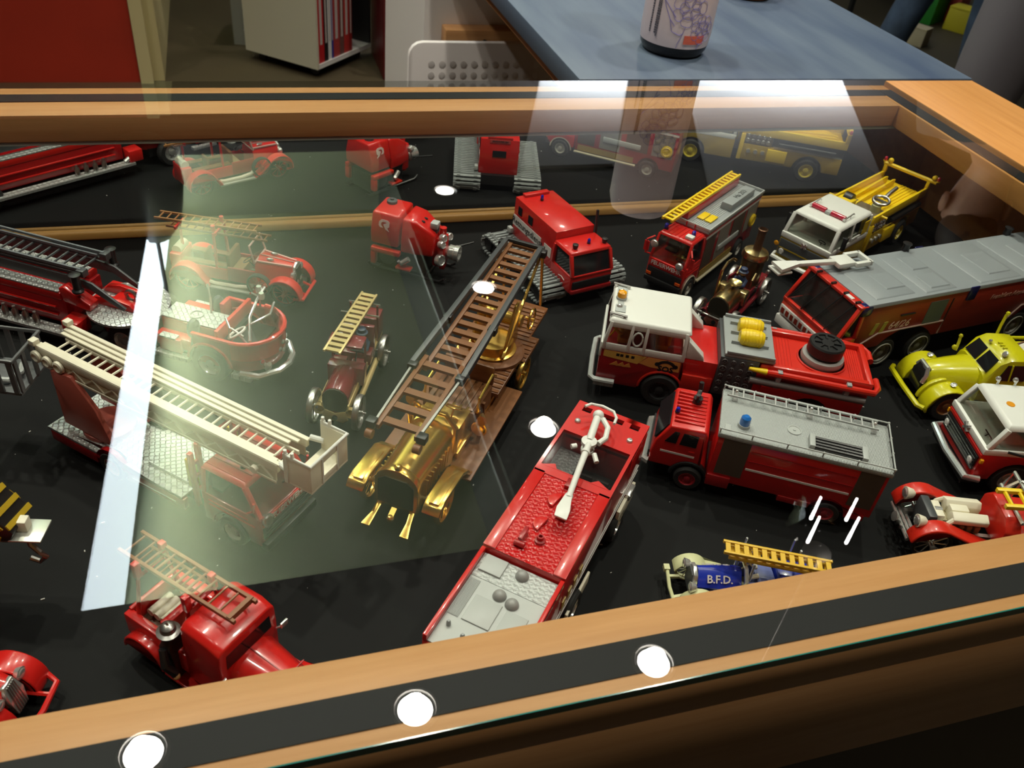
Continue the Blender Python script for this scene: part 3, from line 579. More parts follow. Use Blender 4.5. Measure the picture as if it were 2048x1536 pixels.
# ---- red fire truck with grey chequered roof and blue lamp -------------------------------------
def silver_roof_truck():
    P = toy('fire_truck', 'red fire truck with grey slatted-ladder roof and one large blue roof lamp', 'toy truck', .571, .580, 149.5)
    wheels(P, (112, -45), 37, 16, 11, hm=mat('red_hub', (.36, .02, .03), .4))
    T().box(-88, 138, -24, 24, 13, 24).obj('chassis', black, P)
    for s, in ((-1,), (1,)):
        T().box(66, 92, s * 41 - 5, s * 41 + 2 * s - (-5 if s < 0 else 5) * 0, 17, 33).obj('side_locker', dred, P, bevel=.8)
    T().prism(sideprof(-92, 93, 24, [(93, 91), (-92, 91)], ((-45, 21, 16),)), -40, 40).obj('body', red, P, bevel=1)
    T().prism(sideprof(-86, 10, 17, [(10, 25), (-86, 25)], ((-45, 20, 16),)), -41, 41).obj('skirt', dred, P, bevel=.6)
    for s in (-1, 1):
        for a, b in ((56, 86), (-88, -62)): T().box(a, b, s * 40, s * 41, 36, 88).obj('roller_shutter', shutter, P)
        for z in (77, 63, 50): T().box(-60, 54, s * 40, s * 40.9, z, z + (1 if z != 50 else 2.4)).obj('side_stripe', tint_w if z == 50 else dred, P)
    rf = T().box(-94, 94, -41.5, 41.5, 88, 94).obj('roof_deck', grid_tread, P, bevel=.8)
    for y in (-40, 40): rail(P, [(-93, y, 100), (93, y, 100)], .9, [(-93, y, 100), (-55, y, 100), (-18, y, 100), (20, y, 100), (58, y, 100), (93, y, 100)], base=94)
    rail(P, [(-93, -38, 100), (-93, 38, 100)], .9, [(-93, -13, 100), (-93, 13, 100)], base=94)
    beacon(P, (68, 20, 94), 6, 15, ablue, lgrey, 'blue_lamp')
    T().box(82, 88, 24, 34, 94, 95.2).obj('roof_plate', lgrey, P)
    T().lathe([(8, 0), (8, 1), (6.6, 1), (6.4, .4), (1.6, .4), (1.4, 1.2), (0, 1.2)], (12, 6, 94), n=24).obj('roof_hatch', lgrey, P)
    rk = T().box(-9, -3, 12, 33, 94, 101).box(-66, -60, 12, 33, 94, 100).obj('hose_rack', lgrey, P, bevel=.6)
    for k in range(4): T().cyl((-60, 15 + k * 5, 97.5), (-8, 15 + k * 5, 97.5), 2.1, n=8).obj('hose', black, rk)
    ladder(P, (90, -29, 101), (-80, -29, 101), 15, rail=(1.6, 2.2), n=14, rungd=2, mt=lgrey, rung_m=mat('bright_alu', (.62, .63, .62), .3, .3))
    for x in (80, -5, -76): T().box(x - 3, x + 3, -37, -21, 94, 97).sph((x, -29, 103), 2.2, 8).obj('ladder_clamp', chrome, P)
    # cab
    cabp = [(162, 34), (159, 58), (146, 84), (106, 86), (102, 80), (102, 34)]
    T().prism(sideprof(102, 160, 24, [(161, 40), (158, 58), (145, 84), (106, 86), (102, 80)], ((112, 21, 16),)), -37, 37, in0=.0).obj('cab_body', red, P, bevel=2.2, seg=3)
    T().vf([(160, -33, 60), (160, 33, 60), (148, 31, 81), (148, -31, 81), (158, -33, 60), (158, 33, 60), (146, 31, 81), (146, -31, 81)], [(0, 1, 2, 3), (7, 6, 5, 4), (0, 4, 5, 1), (1, 5, 6, 2), (2, 6, 7, 3), (3, 7, 4, 0)]).obj('windscreen', window, P)
    for s in (-1, 1):
        T().prism([(131, 61), (112, 61), (112, 78), (129, 78)], s * 37.8 - .6, s * 37.8 + .3).obj('door_window', window, P, bevel=.3)
        T().prism([(148, 61), (135, 61), (133.5, 78), (139, 78)], s * 37.8 - .6, s * 37.8 + .3).obj('quarter_window', window, P, bevel=.3)
        T().box(111, 150, s * 37, s * 37.6, 45, 47.5).obj('door_stripe', tint_w, P)
        T().box(112, 119, s * 37, s * 38, 52, 54).obj('door_handle', red, P)
        fender(P, 112, 16, 23, s * 35 - 3, s * 35 + 4, 0, 180, 4, black)
    q = T()
    for k in range(9): y = -27 + k * 6.7; T().box(108, 143, y - 1.6, y + 1.6, 85, 87.2, tx=1.5, ty=.6).obj('roof_rib', red, P, bevel=.4)
    T().tube([(160, -38, 27), (165, -37, 27), (166, 0, 27), (165, 37, 27), (160, 38, 27)], 5, 8).obj('bumper', chrome, P)
    T().box(157, 163, -34, 34, 32, 40).obj('grille', black, P)
    mn = T().cyl((121, -12, 86), (121, -12, 94), 5.5, n=12).obj('water_cannon', black, P)
    T().tube([(121, -25, 107), (120, -24, 97), (121, -18, 94), (121, -6, 94), (122, -1, 97), (123, 0, 107)], 2.8, 8).obj('cannon_fork', black, mn)
    beacon(P, (141, 12, 85.5), 2.6, 7)
silver_roof_truck()

# ---- red airport tender with white water cannon ------------------------------------------------
def tender():
    P = toy('airport_tender', 'long red tender with chequer-plate roof, clear cab top and white water cannon', 'toy truck', .243, .497, 48.5)
    wheels(P, (105, -20, -85, -120), 37, 20, 14)
    T().box(-168, 150, -28, 28, 22, 40).obj('chassis', black, P)
    T().box(-172, 163, -38, 38, 34, 64, ty=-1.5).obj('lower_body', dred, P, bevel=1.5)
    for s in (-1, 1):
        T().box(-170, 160, s * 39.6, s * 40.4, 60, 62).obj('side_line', tint_w, P); T().box(-170, 160, s * 39.9, s * 40.6, 54, 55).obj('side_line', tint_w, P)
        for k in range(4): T().box(-20 - k * 14, -12 - k * 14, s * 40.2, s * 40.9, 66, 78).obj('gold_mark', gold_print, P)
        T().box(96, 148, s * 40, s * 44, 24, 48, ty=0).obj('side_guard', cream, P, bevel=1)
        T().box(-40, 20, s * 40, s * 43, 18, 34).obj('side_guard', cream, P, bevel=1)
        T().box(120, 140, s * 40, s * 46, 44, 52).obj('lamp_pod', chrome, P, bevel=1)
    # front deck with slots, cab opening, middle deck
    h = 40
    def ring(x0, x1, zt, holes, name, mt):
        xs = sorted({x0, x1} | {v for a in holes for v in a[:2]}); ys = sorted({-h, h} | {v for a in holes for v in a[2:]}); q = T()
        for a, b in zip(xs, xs[1:]):
            for c, d in zip(ys, ys[1:]):
                if not any(a >= e - .01 and b <= f + .01 and c >= g - .01 and d <= i + .01 for e, f, g, i in holes): q.box(a, b, c, d, zt - 5, zt)
        bmesh.ops.remove_doubles(q.bm, verts=q.bm.verts, dist=.01)
        return q.obj(name, mt, P)
    ring(112, 165, 115, [(150, 158, -32, -22), (150, 158, -14, 14), (150, 158, 22, 32)], 'front_deck', red)
    T().box(147, 161, -36, 36, 106, 109.5).obj('slot_floor', black, P)
    T().box(112, 165, -40, 40, 64, 105.5).obj('front_body', red, P, bevel=1)
    T().vf([(165.2, -30, 76), (165.2, 30, 76), (165.2, 30, 100), (165.2, -30, 100), (166, -29, 77), (166, 29, 77), (166, 29, 99), (166, -29, 99)], [(0, 1, 2, 3), (7, 6, 5, 4), (0, 4, 5, 1), (1, 5, 6, 2), (2, 6, 7, 3), (3, 7, 4, 0)]).obj('windscreen', window, P)
    for y in (-29, 29): T().lathe([(3.4, 0), (3.4, 1.2), (2.6, 2.4), (0, 2.8)], (131, y, 115), n=14).obj('deck_lamp', chrome, P)
    q = T()                                              # cab well
    q.box(54, 112, -40, -36.5, 64, 115).box(54, 112, 36.5, 40, 64, 115).box(54, 112, -36.4, 36.4, 64, 68)
    q.obj('cab_side', red, P)
    T().box(56, 110, 10, 36, 68.2, 92).box(56, 74, -36, 9.8, 68.2, 92).obj('cab_step', gry_tread, P)
    T().box(76, 110, -36, 9, 68.2, 74).obj('cab_floor', dark_int, P)
    for y in (-22, -4): T().box(78, 92, y - 7, y + 7, 74.2, 84).box(77, 81, y - 7, y + 7, 84, 98).obj('seat', dark_int, P, bevel=1.5)
    T().box(56, 111, -36.3, 36.3, 112.4, 113.4).obj('cab_glass', mat('smoked_pane', (.02, .02, .02), .06, alpha=.28), P)
    T().prism([(54, -40), (54, 40), (43, 40), (43, -40)], 64, 115, ax=2).obj('cab_rear', red, P)
    T().prism([(53, -36), (60, -22), (54, -16), (54, 20), (60, 24), (53, 36)], 113.6, 115.2, ax=2).obj('cab_edge', red, P)
    T().box(-66, 54, -40, 40, 64, 113).obj('middle_body', red, P, bevel=.8)
    T().box(-66, 46, 28, 40, 113.1, 115).obj('roof_border', red, P, bevel=.6); T().box(-66, 46, -40, -28, 113.1, 115).obj('roof_border', red, P, bevel=.6)
    T().box(-66, 46, -27.6, 27.6, 113.1, 114).obj('tread_deck', red_tread, P)
    for x, y in ((14, 2), (-20, 2)): T().prism(arc((x, y), 9.5, -10, 170, 10), 114, 117.5, ax=2).obj('half_disc', red, P, bevel=1)
    T().box(2, 14, -14, -8, 114, 119).obj('deck_block', dred, P, bevel=.6); T().box(34, 46, -6, 4, 114, 119).obj('deck_block', dred, P, bevel=.6); T().box(-6, 2, -14, -4, 114, 120).obj('cannon_rest', dred, P, bevel=.6)
    T().lathe([(5, 0), (5, 2.5), (3.2, 3), (3, 7), (1.8, 7), (1.8, 4), (0, 4)], (-38, -3, 114), n=14).obj('filler_neck', dred, P)
    T().box(-50, -34, 10, 14, 114, 122).cyl((-52, 6, 117), (-52, 16, 117), 3, n=10).obj('hinge_block', dred, P, bevel=.6)
    # rear deck
    T().box(-172, -67, -40, 40, 64, 104).obj('rear_body', red, P, bevel=.8)
    for y in (-38, 38): T().box(-172, -67, y - 2, y + 2, 104.1, 113).obj('rear_border', red, P, bevel=.6)
    T().box(-95, -68, -35.8, 35.8, 104.1, 106.4).obj('rear_deck', gry_tread, P)
    T().box(-171, -95.2, -35.8, 35.8, 104.1, 106).obj('rear_deck', lgrey, P)
    T().box(-88, -69, 12, 33, 106.5, 108.4).obj('hatch', lgrey, P, bevel=.5); T().box(-140, -112, -3, 22, 106.1, 107.4).obj('hatch', lgrey, P, bevel=.5); T().box(-150, -114, -28, -8, 106.1, 107.2).obj('hatch', lgrey, P, bevel=.5)
    for x, y, z in ((-76, -4, 106.4), (-104, 4, 106), (-107, -9, 106)): T().sph((x, y, z), 6.2, 16, half=True).obj('dome', mat('dome_grey', (.30, .30, .29), .35), P)
    for k in range(9): T().box(-140, -98, 25.2 + k * 1.15, 25.7 + k * 1.15, 106, 107.2).obj('vent_slat', lgrey, P)
    for x, y in ((-150, 28), (-156, 12)): T().lathe([(2, 0), (2, 4), (1.2, 6), (0, 6)], (x, y, 106), n=10).obj('knob', grey, P)
    # water cannon
    wc = T().lathe([(7, 0), (7, 3), (5, 4), (5, 9), (8, 10), (8, 14), (4, 16), (0, 16)], (96, 4, 113.5), n=18).obj('water_cannon', white, P)
    T().tube([(96, 4, 127), (124, 8, 130), (133, 9, 131)], 4, 12).sph((133, 9, 131), 6, 12).obj('cannon_breech', white, wc)
    T().tube([(138, 26, 132), (145, 22, 132), (148, 10, 132), (146, -3, 132), (138, -9, 132), (128, -10, 132)], 1.6, 8).obj('cannon_handle', white, wc)
    T().tube([(98, -5, 126), (108, -9, 127), (122, -6, 129), (130, 3, 131)], 3, 10).obj('cannon_elbow', white, wc)
    T().tube([(93, 3, 126), (50, -3, 130), (8, -9, 131)], 3.4, 14, r1=2.9).lathe([(4.4, -2), (4.4, 2)], (78, 1, 127.5), (-1, -.13, .06), 14).lathe([(4, -2), (4, 2)], (10, -8.6, 131), (-1, -.13, .0), 14).obj('barrel', white, wc)
    T().loft([[(9, -12, 128), (9, -5, 128), (9, -5, 134), (9, -12, 134)], [(-8, -17, 129), (-8, -4, 129), (-8, -4, 133), (-8, -17, 133)], [(-18, -18, 130), (-18, -6, 130), (-18, -6, 132), (-18, -18, 132)]]).obj('nozzle', white, wc, bevel=.4)
    for a, b in (((88, 14, 122), (84, 18, 122)), ((86, -6, 122), (78, -12, 120))): T().cyl(a, b, 2.6, n=10).obj('valve', white, wc)
tender()

# ---- gold and brown antique ladder engine ------------------------------------------------------
def gold_engine():
    P = toy('antique_ladder_truck', 'gold-plated antique ladder engine with brown deck and long brown ladder', 'toy truck', .208, .736, -126)
    wheels(P, (126, -126), 43, 23, 6, 'spoke', gold, gold)
    q = T()
    for s in (-1, 1): q.bar((150, s * 16, 24), (-225, s * 16, 24), 5, 8)
    q.obj('chassis', gold, P)
    # hood and radiator
    hp = lambda x, k: [(x, 25 * k, 26), (x, 25 * k, 56)] + [(x, 25 * k * math.cos(R_(a)), 56 + 23 * math.sin(R_(a)) ** .9) for a in (15, 30, 45, 60, 75, 90, 105, 120, 135, 150, 165)] + [(x, -25 * k, 56), (x, -25 * k, 26)]
    T().loft([hp(146, .92), hp(66, 1.06)]).obj('hood', gold, P, smooth=50)
    rd = T().loft([[(146, y, z) for _, y, z in hp(0, 1.0)], [(155, y, z) for _, y, z in hp(0, 1.0)]]).obj('radiator', gold, P, bevel=.8)
    T().prism([(-20, 30), (20, 30), (20, 62), (12, 68), (-12, 68), (-20, 62)], 155.1, 156.6, ax=0).obj('radiator_core', black, rd)
    T().lathe([(4, 0), (4, 3), (2.4, 5), (0, 5.5)], (151, 0, 79), n=14).obj('radiator_cap', gold, rd)
    for s in (-1, 1):
        for k in range(9): T().bar((136 - k * 7, s * 24.6, 36), (134 - k * 7, s * 25.4, 58), 1.8, 3.6, (0, s, 0)).obj('louvre', gold, P)
    T().bar((157, 0, 26), (166, 0, 22), 6, 5).sph((167, 0, 21), 4.5, 10).obj('crank', gold, P)
    # front fenders, dumb irons, running boards
    for s in (-1, 1):
        y0, y1 = (33, 53) if s > 0 else (-53, -33)
        T().prism([(166, 44), (160, 51), (150, 54), (100, 50), (84, 40), (76, 30), (70, 26), (70, 22), (78, 26), (88, 37), (102, 46), (150, 50), (158, 47), (163, 42)], y0, y1).obj('fender', gold, P, bevel=1.3)
        T().prism([(158, 54.6), (108, 51.8), (108, 51), (158, 53.6)], y0 + 4, y1 - 4).obj('fender_bead', gold, P, bevel=.3)
        T().loft([[(148, s * 18 - 3, 22), (148, s * 18 + 3, 22), (148, s * 18 + 3, 30), (148, s * 18 - 3, 30)], [(166, s * 20 - 3, 15), (166, s * 20 + 3, 15), (166, s * 20 + 3, 20), (166, s * 20 - 3, 20)], [(182, s * 22 - 5, 14), (182, s * 22 + 5, 14), (182, s * 22 + 5, 17), (182, s * 22 - 5, 17)]]).obj('dumb_iron', gold, P, bevel=.6)
        T().prism([(84, s * 34), (84, s * 56), (-88, s * 56), (-88, s * 24), (66, s * 24)], 22, 25, ax=2).obj('running_board', brown, P, bevel=.8)
        T().box(-86, 60, s * 27 - 3, s * 27 + 3, 25.2, 34).obj('sill', gold, P, bevel=.8)
        lamp(P, (24, s * 40, 46), (1, 0, .1), 9, 9, gold, gold)
        T().bar((24, s * 40, 25), (18, s * 40, 40), 4, 4).obj('lamp_bracket', brown, P)
    # cab, bench, ribbed deck
    T().box(10, 66, -26, 26, 30, 62).obj('scuttle', gold, P, bevel=1)
    T().tube([(64, -27, 40), (64, -27, 74), (63, -14, 88), (63, 14, 88), (64, 27, 74), (64, 27, 40)], 3.2, 8).obj('hoop', gold, P)
    T().box(-40, 18, -31, 31, 34, 60).obj('bench', brown, P, bevel=1)
    for k in range(7): T().box(-38, 16, -29 + k * 8.6, -23.5 + k * 8.6, 60.1, 62.5).obj('bench_slat', brown, P, bevel=.5)
    bb = T().box(-44, -39, -31, 31, 60, 86).obj('bench_back', brown, P, bevel=1)
    for s in (-1, 1):
        T().tube([(14, s * 33, 60), (10, s * 33, 78), (-30, s * 33, 84), (-42, s * 33, 74)], 1.7, 8).obj('arm_rail', gold, P)
        for x in (-6, 10): T().box(x - 2, x + 2, s * 33 - 2, s * 33 + 2, 26, 60).obj('post', brown, P)
        T().cyl((10, s * 38, 56), (30, s * 44, 64), 2.5, 6, n=12).obj('horn', gold, P)
    T().torus((34, 12, 76), (-.5, 0, .85), 9, 1, 20, 6).cyl((44, 12, 62), (34, 12, 76), 1, n=6).obj('steering_wheel', gold, P)
    dk = T().prism([(-44, -38), (-44, 38), (-120, 38), (-120, 46), (-176, 46), (-176, 34), (-250, 34), (-250, -34), (-176, -34), (-176, -46), (-120, -46), (-120, -38)], 40, 46, ax=2).obj('deck', ribbed, P, bevel=.6)
    for k in range(22): x = -48 - k * 9; w_ = 37 if x > -120 else (45 if x > -174 else 33); T().box(x - 2.6, x + 2.6, -w_, w_, 46, 47.3).obj('deck_slat', ribbed, dk)
    T().lathe([(42, 0), (42, 4), (36, 5), (0, 5)], (-120, 0, 47.4), n=36).obj('turntable', ribbed, P)
    T().lathe([(30, 0), (31, 3), (27, 4), (26, 16), (0, 16)], (-120, 0, 52.5), n=30).obj('turntable_drum', gold, P)
    for s in (-1, 1):
        T().prism([(-150, 56), (-96, 56), (-128, 118), (-140, 118)], s * 22 - 1.5, s * 22 + 1.5).obj('ladder_frame', gold, P, bevel=.5)
        T().bar((-96, s * 23, 60), (-214, s * 23, 148), 3, 4).obj('ladder_brace', gold, P)
        T().bar((-214, s * 25, 146), (-232, s * 27, 60), 3, 3).obj('rear_post', gold, P)
        T().torus((-168, s * 34, 78), (0, 1, 0), 14, 1.6, 22, 6).cyl((-168, s * 26, 78), (-168, s * 38, 78), 2, n=8).obj('crank_wheel', gold, P)
    T().cyl((-160, -24, 76), (-160, 24, 76), 9, n=16).obj('winch_drum', gold, P)
    # ladders: broad brown one with flat rungs, grey rails outside, sliding top
    a, b = Vector((157, 0, 133)), Vector((-222, 0, 152)); upv = (0, 0, 1)
    ladder(P, a, (40, 0, 139), 42, upv, (5, 6), 5, 4.4, brown, 'ladder', flat=True)
    ladder(P, (52, 0, 132), b, 36, upv, (5, 6), 17, 4.2, brown, 'ladder', flat=True)
    for s in (-1, 1):
        T().bar((60, s * 29, 141), (-205, s * 23, 158), 6, 8).obj('side_rail', dgrey, P, bevel=.6)
        T().bar((154, s * 24, 137), (56, s * 28, 141), 2.4, 2.4).obj('thin_rail', steel, P)
        for x in (156, 62, -30, -205): T().box(x - 5, x + 5, s * 27 - 5, s * 27 + 5, 133 - x * .05 + 6, 142 - x * .05 + 6).obj('clamp', black, P, bevel=1.2)
        T().cyl((164, s * 22, 128), (164, s * 29, 128), 5, n=14).obj('roller', brown, P)
    T().cyl((-214, -26, 156), (-214, 26, 156), 3, n=10).obj('top_roller', black, P)
gold_engine()
# ---- SOS truck: white cab, orange-red body -----------------------------------------------------
clear_pane = pane_mat('clear_toy_window', (.92, .9, .85), 1.2)
def sos_truck():
    P = toy('pumper_truck', 'orange-red pumper with white cab marked SOS and black drum on its deck', 'toy truck', .475, .803, 154.5)
    wheels(P, (-29, -215), 40, 24, 16, hm=mat('black_hub', (.03, .03, .032), .3))
    T().box(-270, 50, -26, 26, 18, 34).obj('chassis', black, P)
    w_ = 44
    T().prism(sideprof(-50, 54, 20, [(55, 76), (-50, 76)], ((-29, 29, 24),)), -w_, w_).obj('cab_body', dred, P, bevel=1.5)
    # white upper cab with side windows
    q = T()
    for s in (-1, 1):
        y, yt = s * w_, s * (w_ - 3)
        for a, b in (((53, y, 74), (47, yt, 114)), ((22, y, 74), (20, yt, 114)), ((2, y, 74), (2, yt, 114)), ((-48, y, 74), (-46, yt, 114))): q.bar(a, b, 5.5 if a[0] not in (22, 2) else 4, 4, (1, 0, 0))
        q.box(-50, 55, y - 2 if s > 0 else y - .6, y + .6 if s > 0 else y + 2, 72, 82); q.box(-48, 48, yt - 2, yt + 2, 106, 114)
    q.box(52.5, 56, -w_, w_, 60, 82).box(-50, -47, -w_, w_, 72, 82)
    q.obj('window_frame', white, P, bevel=.8)
    for s in (-1, 1):
        y = s * (w_ - 1.6)
        for a, b in ((25, 48), (5, 19), (-44, -2)): T().box(a, b, y - .3, y + .3, 82, 107).obj('side_window', clear_pane, P)
        T().tube([(12 + 6 * math.cos(k * .4488), y + s, 94 + 10 * math.sin(k * .4488)) for k in range(14)], 1.2, 6, True).obj('oval_frame', white, P)
    T().vf([(54, -40, 82), (54, 40, 82), (48.5, 38, 112), (48.5, -38, 112), (53, -40, 82), (53, 40, 82), (47.5, 38, 112), (47.5, -38, 112)], [(0, 1, 2, 3), (7, 6, 5, 4), (0, 4, 5, 1), (1, 5, 6, 2), (2, 6, 7, 3), (3, 7, 4, 0)]).obj('windscreen', pane, P)
    for x, y in ((28, 20), (28, -20), (-20, 20), (-20, -20)): T().box(x - 8, x + 8, y - 12, y + 12, 76.2, 84).box(x - 10, x - 6, y - 12, y + 12, 84, 104).obj('seat', mat('orange_seat', (.62, .26, .02), .45), P, bevel=1.5)
    T().torus((38, 22, 94), (-.7, 0, .7), 10, 2, 20, 6).cyl((46, 22, 78), (38, 22, 94), 1.2).obj('steering_wheel', mat('orange_seat2', (.72, .34, .02), .45), P)
    rf = T().box(-52, 52, -44, 44, 112, 118, tx=3, ty=3).obj('roof', white, P, bevel=2.4, seg=3)
    # roof signals on a chromed plate
    pl = T().box(33, 46, -38, -14, 117.5, 119.5).box(33, 46, 10, 26, 117.5, 119.5).box(36, 44, -14, 10, 117.5, 118.6).obj('signal_plate', lgrey, P, bevel=.6)
    beacon(P, (40, -6, 118.5), 6, 11, amber, lgrey, 'amber_beacon')
    for y in (-34, 36): T().tube([(52, y - 2, 121), (30, y + 2, 121)], 1.6, 8).box(48, 51, y - 3, y + 1, 117, 121).box(32, 35, y - 1, y + 3, 117, 121).obj('air_horn', chrome, P)
    for y in (-22, 15): T().sph((41, y, 119), 4, 12, (1, .8, 1), True).obj('roof_lamp', chrome, P)
    # door decals
    for s in (-1, 1):
        y = s * (w_ + .3)
        T().prism([(50, 62), (6, 58), (-4, 71), (50, 71)], y - .25, y + .25).obj('yellow_flash', mat('decal_yellow', (.80, .50, .10), .5), P); T().prism([(-47, 71), (-47, 56), (-10, 57), (4, 60), (-6, 71)], y - .2, y + .3).obj('orange_flash', mat('decal_orange', (.78, .36, .08), .5), P)
        for k in range(3): T().prism([(40 - k * 8, 50), (32 - k * 8, 57), (29 - k * 8, 51)], y - .2, y + .4).obj('flame_mark', mat('decal_flame', (.7, .3, .06), .5), P)
        for k, x in enumerate((32, 27, 20, 13)): T().box(x - 2, x + 2, y - .2, y + .4, 65, 69).obj('number_mark', black, P)
        o = (-30, s * (w_ + .7), 57.4); text('SOS', 11.5, black, P, o, (-s, 0, 0), (0, 0, 1), depth=.25, bold=.4)
        T().prism(arc((-30, 56.5), 14.6, 28, 152, 10) + arc((-30, 56.5), 10.4, 148, 32, 8), y - .2, y + .5).prism(arc((-41.5, 63.5), 3.2, 0, 360, 10)[:-1], y - .2, y + .5).prism(arc((-18.5, 63.5), 3.2, 0, 360, 10)[:-1], y - .2, y + .5).obj('telephone_mark', black, P)
    T().tube([(30, 47, 25), (56, 47, 25), (61, 42, 25), (62, 0, 25), (61, -42, 25), (56, -47, 25), (30, -47, 25)], 3.6, 8).obj('bumper', lgrey, P)
    T().box(30, 56, 44, 49, 17, 24).box(30, 56, -49, -44, 17, 24).obj('bumper_step', sil_tread, P, bevel=.8)
    for s in (-1, 1): fender(P, -29, 24, 30, s * 42 - 4, s * 42 + 4, 0, 180, 3, ored)
    # crew back, pump panel, grey top with two yellow rolls
    T().box(-92, -50, -42, 42, 34, 78).obj('crew_body', red, P, bevel=1.2); T().prism([(-50, 78), (-50, 104), (-72, 84), (-74, 78)], 30, 42).obj('roof_fin', white, P, bevel=.8); T().prism([(-50, 78), (-50, 104), (-72, 84), (-74, 78)], -42, -30).obj('roof_fin', white, P, bevel=.8)
    for s in (-1, 1): T().prism([(-52, s * 42), (-90, s * 42), (-90, s * 46), (-52, s * 46)], 34, 56, ax=2).obj('side_box', ored, P, bevel=1)
    T().box(-140, -92, -44, 44, 34, 92).obj('pump_body', dgrey, P, bevel=.8)
    for s in (-1, 1):
        rr = random.Random(4)
        for i in range(4):
            for j in range(5):
                r = rr.choice((2.4, 3, 3.8)); T().torus((-98 - i * 11, s * 44.4, 42 + j * 11), (0, 1, 0), r, .9, 12, 5).cyl((-98 - i * 11, s * 44, 42 + j * 11), (-98 - i * 11, s * 45.6, 42 + j * 11), r * .35, n=8).obj('gauge', mat('gauge_ring', (.10, .085, .085), .35), P)
    tp = T().box(-158, -96, -43, 43, 92, 97).obj('grey_top', grey, P, bevel=1)
    for y in (-26, -4, 18): T().box(-150, -104, y - 1.5, y + 1.5, 97, 101, ty=.6).obj('top_rib', grey, tp)
    for y in (-13, 13):
        hr = T().lathe([(3, -15), (8.5, -15), (10.4, -12), (11.4, 0), (10.4, 12), (8.5, 15), (3, 15)], (-128, y - 2, 104), (1, 0, 0), 20).obj('hose_roll', yellow, P)
        for k in range(6): T().torus((-138 + k * 4, y - 2, 104), (1, 0, 0), 10.8, .8, 18, 5).obj('hose_turn', yellow, hr)
    for s in (-1, 1): T().box(-157, -98, s * 42 - 1.5, s * 42 + 1.5, 97, 101).obj('top_rim', grey, P, bevel=.5)
    # rear body with ribbed red well and black drum
    T().prism(sideprof(-278, -140, 24, [(-140, 78), (-278, 78)], ((-215, 28, 24),)), -44, 44).obj('rear_body', red, P, bevel=1.4)
    for s in (-1, 1): T().box(-276, -142, s * 40 - 4, s * 40 + 4, 78, 90).obj('well_side', ored, P, bevel=2)
    T().box(-280, -272, -44, 44, 78, 90).obj('well_end', ored, P, bevel=2); T().box(-272, -158, -36, 36, 78.1, 83).obj('well_floor', ored, P)
    for k in range(12): T().box(-270 + k * 2.8 if k < 6 else -184 + (k - 6) * 4, -268.6 + k * 2.8 if k < 6 else -182.6 + (k - 6) * 4, -34, 34, 83, 84).obj('floor_rib', ored, P)
    T().lathe([(31, 0), (31, 1.6), (29, 2), (29, 0)], (-222, 0, 83), n=32).obj('turn_ring', ored, P)
    db = T().lathe([(26, 0), (27, 4), (26, 9), (22, 10), (0, 10)], (-222, 0, 83.2), n=30).obj('drum_base', mat('drum_grey', (.36, .33, .32), .45), P)
    dr = T().lathe([(20, 0), (22.5, 3), (22.5, 15), (21, 17), (17, 17), (16.5, 15), (8, 15), (7.5, 16.5), (0, 16.5)], (-222, 0, 94), n=32).obj('drum', black, P)
    for k in range(8): t = k * .7854; T().bar((-222 + 8 * math.cos(t), 8 * math.sin(t), 110), (-222 + 17 * math.cos(t), 17 * math.sin(t), 110), 2.4, 2).obj('drum_spoke', black, dr)
    # side pipes
    for s in (-1, 1):
        T().tube([(-150, s * 49, 84), (-255, s * 50, 82), (-282, s * 48, 80), (-288, s * 38, 80), (-288, s * 20, 80)], 4.2, 10).obj('red_hose', ored, P)
        T().cyl((-128, s * 49, 85), (-150, s * 49, 84), 2.2, 4.2, 12).obj('yellow_nozzle', yellow, P)
        T().cyl((-132, s * 51, 70), (-274, s * 51, 68), 4.4, n=14).obj('suction_pipe', mat('pipe_grey', (.13, .11, .105), .4), P)
        for x in (-166, -250): T().box(x - 3, x + 3, s * 46 - 1, s * 46 + 1 + 5 * s, 64, 88).obj('pipe_clip', grey, P, bevel=.6)
        T().box(-270, -150, s * 44, s * 46, 54, 60).obj('side_ledge', ored, P)
sos_truck()

